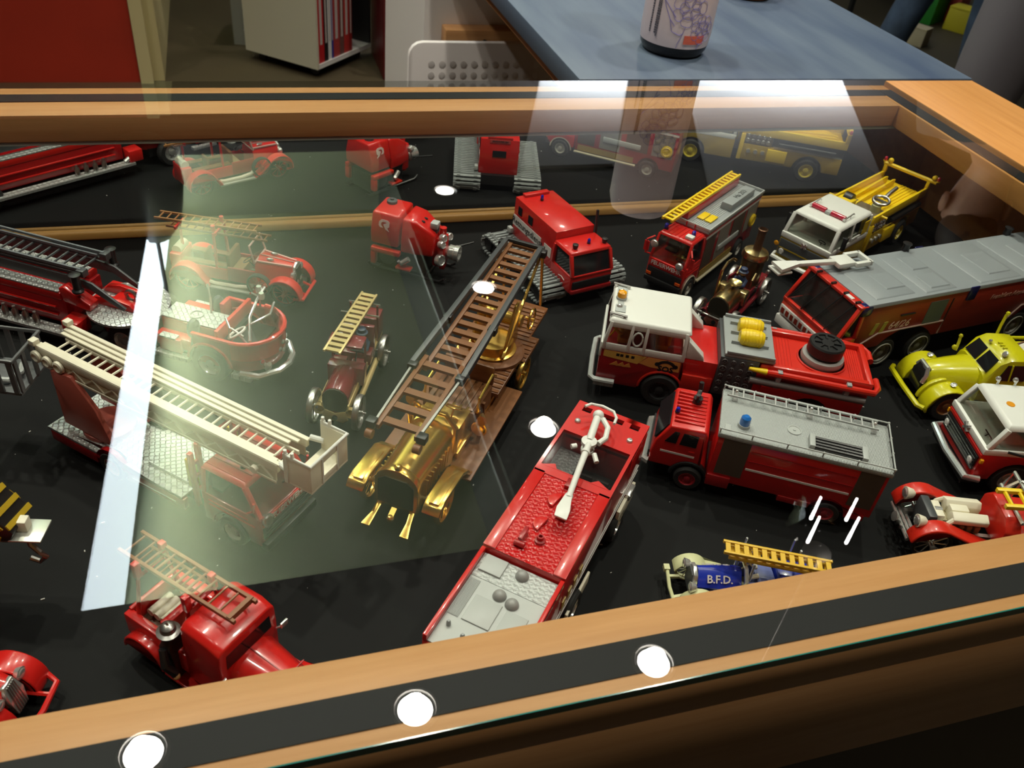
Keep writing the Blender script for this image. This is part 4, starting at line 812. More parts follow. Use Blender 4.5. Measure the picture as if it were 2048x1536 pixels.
# ---- tracked rescue vehicle --------------------------------------------------------------------
def tracked():
    P = toy('tracked_rescue_vehicle', 'red rescue van on wide grey caterpillar tracks with black lettering on white', 'toy truck', .446, 1.104, -76)
    T().box(-66, 108, -30, 30, 12, 30).obj('hull', black, P)
    for s in (-1, 1):
        n = 54; pts = []; L_, R1 = 76, 14
        per = 4 * L_ + 2 * math.pi * R1
        me = None; q = T(); q.box(-2.3, 2.3, -24, 24, -1.4, 1.2, tx=.4).box(-1, 1, -18, -12, 1.2, 2.6).box(-1, 1, 12, 18, 1.2, 2.6); me = q.mesh('track_link', mat('track_grey', (.27, .29, .29), .42))
        ln = T().box(-74, 94, s * 54 - 17, s * 54 + 17, 7, 26).obj('track_frame', black, P, bevel=3)
        for k in range(n):
            d = per * k / n; a = 2 * L_ + 0.0
            if d < 2 * L_: x, z, t = -L_ + d, 2 * R1, 0
            elif d < 2 * L_ + math.pi * R1: u = (d - 2 * L_) / R1; x, z, t = L_ + R1 * math.sin(u), R1 + R1 * math.cos(u), u
            elif d < 4 * L_ + math.pi * R1: x, z, t = L_ - (d - 2 * L_ - math.pi * R1), 0, math.pi
            else: u = (d - 4 * L_ - math.pi * R1) / R1; x, z, t = -L_ - R1 * math.sin(u), R1 - R1 * math.cos(u), math.pi + u
            o = bpy.data.objects.new('track_link', me); C.objects.link(o); o.parent = ln; o.location = mm(x + 12, s * 54, z + 2.8); o.rotation_euler = (0, t, 0)
        for x in (-64, -24, 16, 56, 88): T().cyl((x, s * 54 - 20, 16.8), (x, s * 54 + 20, 16.8), 11, n=16).obj('road_wheel', black, P)
    w_ = 35
    T().box(-59, 60, -w_, w_, 30, 95, ty=1).obj('box_body', red, P, bevel=1.2); T().box(-59, -50, -22, 22, 95, 99).obj('roof_lip', red, P, bevel=.6)
    for s in (-1, 1):
        y = s * (w_ - .2)
        for a, b in ((-46, -36), (-16, -4)): T().box(a, b, y - .6, y + .4, 72, 85).obj('side_window', window, P); T().box(a - 3, b + 3, y - .5, y + 1.2, 69, 71).obj('window_sill', red, P)
        T().box(-58, 24, y - .3, y + .5, 49, 66).obj('white_band', tint_w, P); T().box(34, 54, y - .3, y + .5, 48, 64).obj('white_plate', tint_w, P)
        text('Rettungsdienst', 15, black, P, (-15, s * (w_ + .45), 57.5), (-s, 0, 0), (0, 0, 1), depth=.2)
    T().box(-59.8, -59, -12, 12, 62, 74).obj('rear_window', window, P); text('FEUERWEHR', 5, black, P, (-59.9, 0, 91), (0, -1, 0), (0, 0, 1), depth=.15)
    T().box(-59.7, -58.8, -18, 18, 88, 94).obj('rear_plate', mat('rear_plate_red', (.42, .06, .05), .5), P)
    beacon(P, (-34, -2, 96), 2.4, 8)
    # cab
    T().box(60, 116, -37, 37, 22, 50, tx=0).obj('cab_body', red, P, bevel=2.5, seg=3)
    for s in (-1, 1): T().bar((115, s * 35, 50), (104, s * 34, 80), 5, 5, (1, 0, 0)).obj('window_post', red, P, bevel=.8); T().bar((64, s * 35.5, 50), (64, s * 34, 80), 8, 4, (1, 0, 0)).obj('window_post', red, P, bevel=.8)
    T().box(60, 106, -37, 37, 79, 84, tx=1.5, ty=2.5).obj('cab_roof', red, P, bevel=1.6)
    T().vf([(114, -33, 51), (114, 33, 51), (103.5, 32, 79), (103.5, -32, 79), (112, -33, 51), (112, 33, 51), (101.5, 32, 79), (101.5, -32, 79)], [(0, 1, 2, 3), (7, 6, 5, 4), (0, 4, 5, 1), (1, 5, 6, 2), (2, 6, 7, 3), (3, 7, 4, 0)]).obj('windscreen', window, P)
    T().tube([(116, -35, 50.5), (116, 35, 50.5), (104.5, 33.5, 79.5), (104.5, -33.5, 79.5)], 1.3, 6, True).obj('screen_frame', red, P)
    for s in (-1, 1):
        T().prism([(68, 51), (111, 51), (101, 79), (68, 79)], s * 34.4 - .4, s * 34.4 + .4).obj('side_window', window, P)
        T().tube([(84, s * 37.2, 38), (92, s * 37.6, 40), (100, s * 37.4, 37)], .7, 5).obj('door_line', tint_w, P)
        lamp(P, (117, s * 26, 36), (1, 0, 0), 3.5, 4, black, tint_w)
    T().box(115.6, 118.5, -34, 34, 30, 42).obj('grille', black, P, bevel=1)
    T().box(114, 120, -36, 36, 22, 29).obj('bumper', dred, P, bevel=1.5)
    beacon(P, (88, 6, 84), 2.4, 8)
    for y in (-22, 30): T().lathe([(0, 0), (3, 0), (4.4, 4), (4.4, 7), (0, 8)], (94, y, 84), n=12).obj('roof_spotlight', black, P)
    T().cyl((63, 36, 80), (58, 36.5, 118), 2, 2.3, 8).obj('exhaust', black, P)
    T().box(-62, -52, -42, -36, 36, 44).obj('mirror', lgrey, P, bevel=.6)
tracked()

# ---- red Feuerwehr engine with yellow ladder in a red tray -------------------------------------
def ha_truck():
    P = toy('fire_truck', 'red fire truck with yellow ladder in a red tray and roof box numbered Ha 203', 'toy truck', .7155, 1.081, -143.5)
    wheels(P, (126, -50), 27, 17, 11, hm=mat('pale_hub', (.42, .40, .36), .4))
    T().box(-94, 148, -18, 18, 14, 26).obj('chassis', black, P)
    q = T().prism(sideprof(-97, 98, 22, [(98, 100), (-97, 100)], ((-50, 22, 17),)), -29, 29); q.obj('body', dred, P, bevel=.8)
    for s in (-1, 1):
        for k, (a, b) in enumerate(((60, 94), (10, 50), (-44, 0), (-92, -52))):
            T().box(a, b, s * 29, s * 29.6, 36 if k < 2 else 46, 90).obj('roller_shutter', shutter if k % 2 == 0 else mat('shutter_grey', (.23, .21, .18), .45), P)
        T().box(-97, 98, s * 29, s * 29.9, 91, 95).obj('top_stripe', tint_w, P); T().box(-97, 98, s * 29, s * 30.2, 96, 99).obj('red_stripe', red, P)
        T().box(-30, 44, s * 29, s * 31.6, 50, 60).obj('equipment_tray', lgrey, P, bevel=1); T().cyl((-80, s * 30, 60), (-80, s * 33, 60), 11, n=18).torus((-80, s * 32, 60), (0, 1, 0), 8, 2, 18, 6).obj('hose_reel', yellow, P)
        T().box(-26, 98, s * 27, s * 33, 17, 20).obj('step_board', mat('cream_step', (.58, .52, .36), .45), P, bevel=.8); T().box(-20, 92, s * 29.2, s * 29.8, 22, 33).obj('side_panel', mat('mustard', (.34, .22, .04), .5), P)
    rf = T().box(-98, 99, -31, 31, 100, 104).obj('roof_deck', grey, P, bevel=.6)
    for s in (-1, 1): T().box(-98, 99, s * 31 - 1, s * 31 + 1, 104, 109).obj('roof_rim', lgrey, P, bevel=.4)
    T().box(97, 99, -30, 30, 104, 109).box(-98, -96, -30, 30, 104, 109).obj('roof_rim', lgrey, P, bevel=.4)
    for y in (0, 12): T().box(99, 100, y * 1.2 - 8, y * 1.2 - 6, 101, 108).obj('rim_clip', dred, P)
    for k in range(8): T().box(-92, 92, -6 + k * 1.1 * 3, -5 + k * 1.1 * 3, 104, 104.8).obj('roof_rib', lgrey, rf)
    T().box(46, 72, -5, 6.5, 104.5, 107).box(46, 72, 8, 19.5, 104.5, 107).obj('yellow_mat', yellow, P, bevel=1)
    T().box(-74, 12, 5, 24, 104.5, 116, tx=.6, ty=.6).obj('roof_box', grey, P, bevel=.6); text('Ha 203', 12.5, black, P, (-36, 14.5, 116.1), (-1, 0, 0), (0, -1, 0), depth=.15)
    T().box(-88, 90, -32, -11, 106, 118, tx=.5, ty=1).obj('ladder_tray', red, P, bevel=.8)
    ladder(P, (142, -21.5, 120.5), (-92, -21.5, 120.5), 15, (0, 0, 1), (3.4, 4.5), 21, 2.6, yellow, flat=True)
    T().box(-90, 88, -27, -16, 118.1, 118.8).obj('tray_floor', mat('orange_floor', (.6, .25, .01), .5), P)
    # see-through cab
    rf = cab(P, 100, 154, 62, 24, 60, 98, 10, red, red, ((126, 22, 17),), tap=2, pil=4, crown=3, roof_ribs=8, mids=())
    T().box(152.5, 156, -29, 29, 30, 46).obj('grille', black, P, bevel=1); T().box(148, 158, -31, 31, 22, 30).obj('bumper', black, P, bevel=1.2); T().box(153.8, 155.2, -29, 29, 47, 60).obj('front_panel', red, P, bevel=.6)
    text('FEUERWEHR', 9, lettering, P, (155.3, 0, 53.5), (0, 1, 0), (0, 0, 1), depth=.2, bold=.15)
    beacon(P, (132, -24, 101), 3.2, 9); beacon(P, (122, 17, 101), 3.2, 9); T().box(128, 138, 11, 23, 101, 106).obj('siren', white, P, bevel=.8)
    for s in (-1, 1):
        T().tube([(150, s * 31, 62), (158, s * 37, 66), (158, s * 38, 88), (148, s * 31, 92)], 1.3, 8).box(155, 157, s * 38 - 4, s * 38 + 4, 68, 84).obj('mirror', red, P)
        fender(P, 126, 17, 22.5, s * 29 - 2, s * 29 + 3, 0, 180, 2.4, mat('cream_arch', (.56, .5, .4), .45)); T().box(104, 146, s * 31, s * 31.6, 44, 46).box(104, 140, s * 31, s * 31.5, 50, 51.5).obj('door_rib', red, P)
        T().box(155, 157.5, s * 25 - 4, s * 25 + 4, 33, 37).obj('indicator', mat('indicator_orange', (.75, .1, .01), .3), P)
    for y, z in ((-25, 86), (22, 66)): lamp(P, (159, y, z), (1, 0, .15), 6, 5, chrome, chrome, 'spotlight')
ha_truck()

# ---- white-cabbed yellow pumper at the back right ----------------------------------------------
def yellow_pumper():
    P = toy('pumper_truck', 'yellow pumper with white cab roof and red light bar near the back right corner', 'toy truck', .902, 1.042, -152.1)
    wheels(P, (25, -205), 38, 23, 15, hm=mat('yellow_hub', (.6, .48, .06), .4))
    T().box(-262, 60, -24, 24, 20, 36).obj('chassis', black, P)
    olive = mat('mustard_dark', (.42, .28, .012), .35)
    cab(P, -56, 66, 88, 22, 68, 102, 11, olive, white, ((25, 28, 23),), tap=2, pil=6, crown=4, belt=True, roof_b=3, mids=(4,))
    T().box(-55, 67.5, -44.6, 44.6, 60, 70).obj('belt', white, P, bevel=1.5); T().box(66, 69, -42, 42, 30, 58).obj('grille', dgrey, P, bevel=1); T().box(68.5, 69.5, -40, 40, 42, 44).obj('grille_bar', olive, P)
    T().tube([(58, -48, 24), (72, -46, 24), (76, 0, 24), (72, 46, 24), (58, 48, 24)], 4, 8).obj('bumper', white, P)
    T().bar((70, -4, 58), (70, 4, 66), 3, 3).bar((70, 4, 58), (70, -4, 66), 3, 3).obj('badge', chrome, P)
    for s in (-1, 1):
        lamp(P, (70, s * 34, 38), (1, 0, 0), 5, 4, chrome, tint_w); lamp(P, (64, s * 49, 44), (1, 0, 0), 4, 3, amber, amber, 'indicator')
        T().box(40, 46, s * 50 - 3, s * 50 + 3, 70, 92).tube([(42, s * 44, 90), (43, s * 50, 88)], 1, 6).obj('mirror', black, P, bevel=1)
        T().box(-46, -28, s * 44, s * 44.8, 74, 96).obj('rear_cab_window', yellow, P); T().box(-20, 6, s * 44, s * 46, 74, 77).obj('door_handle', white, P)
        T().tube([(22, s * 30, 110), (-4, s * 30, 112), (-8, s * 30, 109)], 1.3, 6).lathe([(1.3, 0), (2.4, 5)], (22, s * 30, 110), (1, 0, 0), 10).cyl((4, s * 30, 105), (4, s * 30, 111), 1, n=6).obj('air_horn', chrome, P)
    lb = T().box(16, 26, -4.5, 4.5, 106.2, 111).obj('light_bar', lgrey, P, bevel=.8)
    for s in (-1, 1): T().cyl((21, s * 5, 109.5), (21, s * 29, 109.5), 4.2, n=14).obj('red_lens', red_l, lb)
    # body with open bed
    T().prism(sideprof(-266, -68, 24, [(-68, 56), (-266, 56)], ((-205, 29, 23),)), -43, 43).obj('body', olive, P, bevel=1.4)
    T().box(-128, -68, -41, 41, 56.2, 82).obj('pump_body', mat('pump_dark', (.16, .13, .09), .35), P, bevel=.8)
    T().box(-266, -129, -38, 38, 56.2, 76).obj('bed_body', dgrey, P, bevel=.8)
    for s in (-1, 1):
        T().box(-268, -66, s * 41 - 2, s * 41 + 2, 76, 92).obj('bed_side', yellow, P, bevel=1); T().box(-74, -66, s * 42 - 3, s * 42 + 3, 24, 76).obj('body_corner', yellow, P, bevel=1)
        rr = random.Random(9)
        for i in range(5):
            for j in range(2): T().torus((-80 - i * 10, s * 42.4, 64 + j * 10), (0, 1, 0), 3.2, 1, 12, 5).cyl((-80 - i * 10, s * 42, 64 + j * 10), (-80 - i * 10, s * 44, 64 + j * 10), 1.6, n=8).obj('gauge', chrome, P)
        for i in range(3): T().cyl((-86 - i * 14, s * 42, 44), (-86 - i * 14, s * 47, 44), 4, n=12).obj('outlet', chrome, P)
        T().box(-160, -122, s * 43, s * 48, 30, 54).obj('locker', yellow, P, bevel=1); T().cyl((-250, s * 44, 66), (-140, s * 44, 66), 4, n=12).obj('suction_hose', black, P); T().box(-262, -132, s * 43.2, s * 43.8, 57, 60).obj('trim_strip', chrome, P)
        T().cyl((-90, s * 44, 88), (-90, s * 54, 88), 2, n=8).obj('side_lug', yellow, P)
    T().box(-264, -100, -38.8, 38.8, 76.2, 79).obj('bed_floor', yellow, P)
    for y in (-12, -26): T().prism([(-100, 79), (-250, 79), (-250, 90), (-240, 92), (-110, 84)], y - 1.5, y + 1.5).obj('bed_divider', yellow, P, bevel=.5)
    for k in range(6): T().box(-262, -104, 0 + k * 6.2, 1.4 + k * 6.2, 79, 80.6).obj('floor_rib', yellow, P)
    wc = T().lathe([(9, 0), (8, 14), (0, 14)], (-112, 22, 79), n=16).obj('cannon_base', mat('pale_olive', (.38, .37, .2), .4), P)
    T().torus((-124, 22, 98), (.2, 0, 1), 13, 2.6, 24, 8).tube([(-136, 22, 99), (-150, 22, 104), (-172, 22, 108)], 3.6, 10).bar((-124, 10, 97), (-124, 34, 97), 4, 4).obj('water_cannon', steel, P)
    T().lathe([(5, -8), (11, -7), (11, 7), (5, 8)], (-92, -20, 92), (0, 1, 0), 18).obj('hose_reel', black, P); T().box(-96, -72, -34, -6, 79, 96).obj('reel_box', yellow, P, bevel=3)
    ba = T().tube([(-264, -46, 106), (-264, 54, 106)], 3.6, 10).obj('rear_bar', yellow, P)
    for y in (-41, 41): T().box(-268, -260, y - 3, y + 3, 90, 104).obj('bar_post', yellow, P, bevel=.8)
    for y in (-36, 48): T().sph((-264, y, 113), 5, 12).cyl((-264, y, 104), (-264, y, 112), 2, n=8).obj('lamp_ball', yellow, P)
    for y in (-46, 55): beacon(P, (-264, y, 108), 3, 9, red_l, yellow, 'red_beacon')
yellow_pumper()

# ---- long airport tender with grey roof --------------------------------------------------------
def airport():
    P = toy('airport_tender', 'long red airport tender with grey panelled roof and white roof cannon at its front', 'toy truck', .946, .842, 187)
    w_ = 55
    wheels(P, (116, 46, -150, -214), 46, 25, 16, hm=mat('dim_hub', (.22, .21, .17), .5))
    T().box(-276, 190, -34, 34, 24, 44).obj('chassis', black, P)
    dr2 = mat('brownish_red', (.30, .028, .014), .35)
    T().prism(sideprof(-282, 178, 42, [(182, 112), (-282, 112)], ((81, 66, 0), (-184, 66, 0))), -w_, w_).obj('body', dr2, P, bevel=1)
    for s in (-1, 1):
        y = s * (w_ + .3)
        T().box(28, 62, y - .3, y + .3, 64, 104).obj('door', mat('door_grey', (.10, .125, .12), .4), P); T().box(18, 20, y - .3, y + .4, 56, 104).obj('door_seam', black, P)
        for x in (158, 142): T().prism([(x, 66), (x - 7, 66), (x - 11, 84), (x - 4, 84)], y - .3, y + .4).obj('yellow_stripe', mat('olive_yellow', (.38, .33, .05), .5), P)
        T().box(86, 112, y - .2, y + 1.6, 90, 92).obj('door_handle', black, P)
        pts = [(176, y, 48), (142, y, 66), (20, y, 66), (20, y, 44)]; T().tube(pts, 1.3, 6).tube([(-120, y, 44), (-140, y, 66), (-240, y, 66), (-262, y, 46)], 1.3, 6).obj('arch_line', mat('pink_line', (.42, .28, .24), .5), P)
        for x in (116, 46, -150, -218): T().torus((x, s * 54.5, 25), (0, 1, 0), 17, 1.1, 24, 5).obj('wheel_ring', mat('ring_grey', (.3, .29, .24), .5), P)
        text('64/26', 17, mat('pale_pink', (.66, .46, .38), .5), P, (108, s * (w_ + .35), 75), (-s, 0, 0), (0, 0, 1), depth=.2, shear=.25)
        text('Frankfurt Airport', 11, mat('pale_pink2', (.5, .26, .2), .5), P, (-98, s * (w_ + .35), 92), (-s, 0, 0), (0, 0, 1), depth=.2, shear=.35)
        T().box(-22, -6, s * w_ - (0 if s > 0 else 2.5), s * w_ + (2.5 if s > 0 else 0), 96, 118.6).obj('blue_lamp', mat('navy_lens', (.012, .014, .09), .2), P, bevel=1); T().box(170, 190, s * 50 - 8, s * 50 + 7, 100, 117).obj('blue_lamp', mat('navy_lens', (.012, .014, .09), .2), P, bevel=4)
    rf = T().box(-284, 180, -w_ - 1.5, w_ + 1.5, 112.1, 117.5, ty=1.5).obj('roof', mat('roof_grey', (.26, .285, .305), .42), P, bevel=.8)
    rg = MATS['roof_grey']
    for a, b, c, d in ((90, 160, -46, 46), (16, 74, -50, 50), (-112, -30, -50, 50), (-232, -126, -50, 50), (-280, -246, -50, 50)): T().box(a, b, c, d, 117.6, 119, tx=2, ty=2).obj('roof_panel', rg, rf)
    for a, b, c, d in ((94, 128, -8, 30), (20, 50, -36, -2), (24, 60, 10, 44), (-104, -60, -20, 36), (-220, -160, -26, 30)): T().box(a, b, c, d, 119.1, 120.4, tx=1.5, ty=1.5).obj('roof_hatch', rg, rf)
    for x, y in ((16, -54), (-196, -54)): T().lathe([(6, 0), (5, 8), (7, 12), (0, 13)], (x, y, 117.6), n=12).obj('roof_spotlight', black, P)
    # glazed sloping front
    T().prism([(182, 40), (214, 40), (220, 52), (217, 66), (182, 66)], -w_ - 2, w_ + 2).obj('front_skirt', ored, P, bevel=1.5)
    T().box(180, 186, -w_, w_, 66, 113).obj('cab_wall', ored, P)
    for s in (-1, 1): T().bar((216, s * 55, 66), (190, s * 52, 114), 6, 5, (1, 0, 0)).obj('window_post', ored, P, bevel=.8); T().bar((184, s * 55, 66), (184, s * 52, 114), 6, 5, (1, 0, 0)).obj('window_post', ored, P, bevel=.8)
    T().box(180, 194, -56, 56, 112, 116.5).obj('cab_roof', ored, P, bevel=1); T().box(212, 219, -57, 57, 64, 69).obj('screen_sill', ored, P, bevel=1)
    T().vf([(215, -52, 68), (215, 52, 68), (191, 50, 113), (191, -50, 113), (214, -52, 68), (214, 52, 68), (190, 50, 113), (190, -50, 113)], [(0, 1, 2, 3), (7, 6, 5, 4), (0, 4, 5, 1), (1, 5, 6, 2), (2, 6, 7, 3), (3, 7, 4, 0)]).obj('windscreen', mat('smoked_pane2', (.03, .028, .026), .05, alpha=.55), P)
    for s in (-1, 1): T().prism([(187, 68), (212, 68), (192, 112), (187, 112)], s * 53 - .4, s * 53 + .4).obj('side_window', window, P)
    for y in (-36, -6, 20, 44): T().bar((218, y - 14, 70), (194, y, 115), 1.4, 1.4, (1, 0, 0)).box(186, 194, y - 1.6, y + 1.6, 116.5, 119).obj('wiper', black, P)
    T().box(188, 206, -40, 40, 66.2, 76).obj('dashboard', dark_int, P); T().box(187, 193, 22, 34, 116.6, 117.2).obj('white_label', tint_w, P)
    T().box(219, 222, -54, 54, 44, 58).obj('front_grille', tint_w, P, bevel=.6)
    for k in range(10): T().box(222, 222.8, -50 + k * 10, -44 + k * 10, 47, 55).obj('grille_slot', dr2, P)
    T().box(214, 222, -57, 57, 26, 40).obj('bumper', tint_w, P, bevel=1.5)
    wc = T().lathe([(9, 0), (9, 4), (6, 5), (0, 5)], (150, -38, 117.6), n=16).obj('water_cannon', white, P)
    T().box(138, 168, -50, -26, 124, 131).obj('cannon_body', white, wc, bevel=1); T().box(112, 140, -54, -48, 124, 131).box(112, 140, -28, -22, 124, 131).box(110, 116, -54, -22, 124, 131).obj('cannon_handle', white, wc, bevel=1)
    T().bar((168, -38, 129), (232, -42, 132), 8, 6).obj('barrel', white, wc, bevel=1); T().loft([[(230, -46, 129), (230, -38, 129), (230, -38, 135), (230, -46, 135)], [(262, -58, 128), (262, -34, 128), (262, -34, 132), (262, -58, 132)]]).obj('nozzle', white, wc); T().box(240, 264, -60, -36, 121, 124).obj('nozzle_flap', white, wc, bevel=.6); T().box(144, 156, -47, -30, 119, 124).obj('cannon_neck', white, wc)
airport()
# ---- tin veterans: maroon ladder engine and brass steam engine ---------------------------------
def tin_wheels(P, xs, hw):
    for x in xs:
        for s in (-1, 1): wheel(P, x, s * hw, 22, 7, s, 'spoke', steel, steel)
        T().cyl((x, -hw - 9, 22), (x, hw + 9, 22), 1.4, n=8).obj('axle', steel, P)
def tin_front(P, body, face, plate, barrel):
    for s in (-1, 1):
        T().box(-100, 66, s * 15 - 1.5, s * 15 + 1.5, 22, 33).obj('side_beam', barrel, P, bevel=.5)
        T().cyl((-46, s * 22, 20), (54, s * 22, 20), 3.6, n=12).obj('side_pipe', barrel, P)
        T().lathe([(7, 0), (7, 5), (6, 5), (5, 1), (0, 1)], (62, s * 19, 22), (1, 0, 0), 16).obj('headlamp', face, P)
    T().prism([(-16, 40), (16, 40)] + arc((0, 40), 16, 0, 180, 10)[1:-1], 18, 64, ax=0).obj('hood', body, P, bevel=.5)
    T().box(20, 63, -15.5, 15.5, 14, 40.2).obj('hood_side', body, P)
    T().prism([(-15, 22), (15, 22), (15, 40)] + arc((0, 40), 15, 0, 180, 8)[1:-1] + [(-15, 40)], 64.1, 66, ax=0).obj('grille', mat('tin_dark', (.05, .045, .03), .4, .5), P)
    T().prism([(-16, 12), (-9, 6), (0, 9), (9, 6), (16, 12), (12, 24), (0, 20), (-12, 24)], 66, 67.4, ax=0).obj('front_plate', plate, P, bevel=.3)
    T().cyl((67, 0, 14), (69, 0, 14), 3.4, n=12).obj('crank_hole', black, P)
def toy_driver(P, x, y, z, coat):
    T().loft([[(x - 5, y - 6, z), (x + 5, y - 6, z), (x + 5, y + 6, z), (x - 5, y + 6, z)], [(x - 5, y - 8, z + 16), (x + 5, y - 8, z + 16), (x + 5, y + 8, z + 16), (x - 5, y + 8, z + 16)], [(x - 3, y - 4, z + 22), (x + 3, y - 4, z + 22), (x + 3, y + 4, z + 22), (x - 3, y + 4, z + 22)]]).obj('driver_coat', coat, P, bevel=2, seg=2)
    for s in (-1, 1): T().tube([(x, y + s * 8, z + 17), (x + 8, y + s * 8, z + 10), (x + 15, y + s * 4, z + 12)], 2.8, 8).obj('driver_arm', coat, P)
    h = T().sph((x, y, z + 27), 5.2, 12).obj('driver_head', skin_t, P); T().lathe([(7.5, 0), (7.5, 1), (5.6, 2), (5, 6), (0, 8)], (x, y, z + 28.5), n=16).obj('driver_helmet', navy, h)
def tin_engine():
    P = toy('tin_ladder_engine', 'small maroon tin engine with brass ladder on its roof and bare metal wheels', 'toy truck', .100, .838, -113)
    tin_wheels(P, (61, -63), 27)
    tin_front(P, maroon, brassp, brassp, brassp)
    T().box(-98, 20, -14, 14, 20, 28).obj('floor_plate', maroon, P)
    T().box(6, 20, -22, 22, 28, 54).obj('dashboard', maroon, P, bevel=1); T().box(-4, 6, -20, -3, 40, 52).box(-4, 6, 3, 20, 40, 52).obj('fire_box', red if 0 else maroon, P, bevel=1)
    T().box(-40, -22, -20, 20, 28, 44).obj('bench', maroon, P, bevel=1); T().box(-46, -40, -20, 20, 28, 74).obj('bench_back', maroon, P, bevel=1)
    toy_driver(P, -28, 8, 44, navy)
    T().torus((-4, 8, 62), (-.6, 0, .8), 8, 1, 18, 6).cyl((8, 8, 46), (-4, 8, 62), 1, n=6).obj('steering_wheel', black, P)
    T().box(-100, -74, -17, 17, 28, 62).obj('rear_box', maroon, P, bevel=.8); T().box(-72, -50, -18, 18, 28, 32).obj('rear_step', brassp, P)
    for x, y in ((2, -20), (2, 20), (-70, -17), (-70, 17)): T().bar((x, y, 30), (x, y, 86), 2.4, 2.4, (1, 0, 0)).obj('roof_post', maroon, P)
    T().box(-2, 22, -21, 21, 84, 87).obj('roof_board', maroon, P, bevel=.5); T().cyl((-50, -24, 84), (-50, 24, 84), 1.2, n=6).obj('cross_bar', steel, P); T().cyl((-72, -20, 86), (-72, 20, 86), 1.2, n=6).obj('cross_bar', steel, P)
    ladder(P, (42, -9, 90), (-86, 3, 92), 19, (0, 0, 1), (2.6, 3), 13, 3, brassp, rung_m=brassp, flat=True)
    T().sph((-76, 0, 88), 4, 10).obj('bell', maroon, P)
tin_engine()
def steam_engine():
    P = toy('steam_fire_engine', 'small maroon and brass steam engine with upright boiler and brown chimney', 'toy truck', .688, .938, -141)
    tin_wheels(P, (68, -56), 27)
    tin_front(P, brass, maroon, mat('pink_tin', (.42, .14, .10), .4, .3), maroon)
    T().box(-98, 20, -14, 14, 20, 28).obj('floor_plate', maroon, P); T().box(6, 20, -22, 22, 28, 50).obj('dashboard', brass, P, bevel=1)
    T().box(-10, 6, -20, 20, 28, 42).obj('fire_box', maroon, P, bevel=1); T().lathe([(3, 0), (10, 5), (10.5, 7), (9, 6), (2, 3), (0, 3)], (24, 2, 57), n=18).obj('brass_pan', brass, P)
    T().bar((20, 0, 50), (24, 2, 58), 2, 2, (1, 0, 0)).obj('pan_post', black, P)
    toy_driver(P, -2, 2, 42, navy)
    T().lathe([(17, 0), (17, 44), (19.5, 46), (20, 50), (18, 54), (7, 58), (0, 58)], (-46, 0, 30), n=24).obj('boiler', mat('aged_brass', (.26, .19, .08), .3, .9), P)
    T().lathe([(20.4, 0), (20.4, 4), (18, 9), (8, 12), (0, 12)], (-46, 0, 77.5), n=24).obj('boiler_dome', brass, P); T().lathe([(6.4, 0), (6, 28), (7.5, 34), (6, 35), (5, 30), (0, 30)], (-46, 0, 89), n=16).obj('chimney', mat('chimney_brown', (.14, .07, .035), .4, .6), P)
    T().tube([(26, -22, 30), (22, -22, 74), (14, -20, 84), (-2, -18, 84), (-12, -16, 78)], 2.2, 8).obj('steam_pipe', brass, P)
    for x, y in ((-30, 14), (-34, -12)): T().tube([(x, y, 60), (x + 10, y, 52), (x + 10, y, 32)], 1.8, 8).obj('boiler_pipe', brass, P)
    for s in (-1, 1): T().bar((-98, s * 16, 32), (-30, s * 24, 36), 3, 8).obj('rear_wing', maroon, P); T().sph((-84, s * 18, 40), 4, 10).obj('brass_knob', steel, P)
steam_engine()

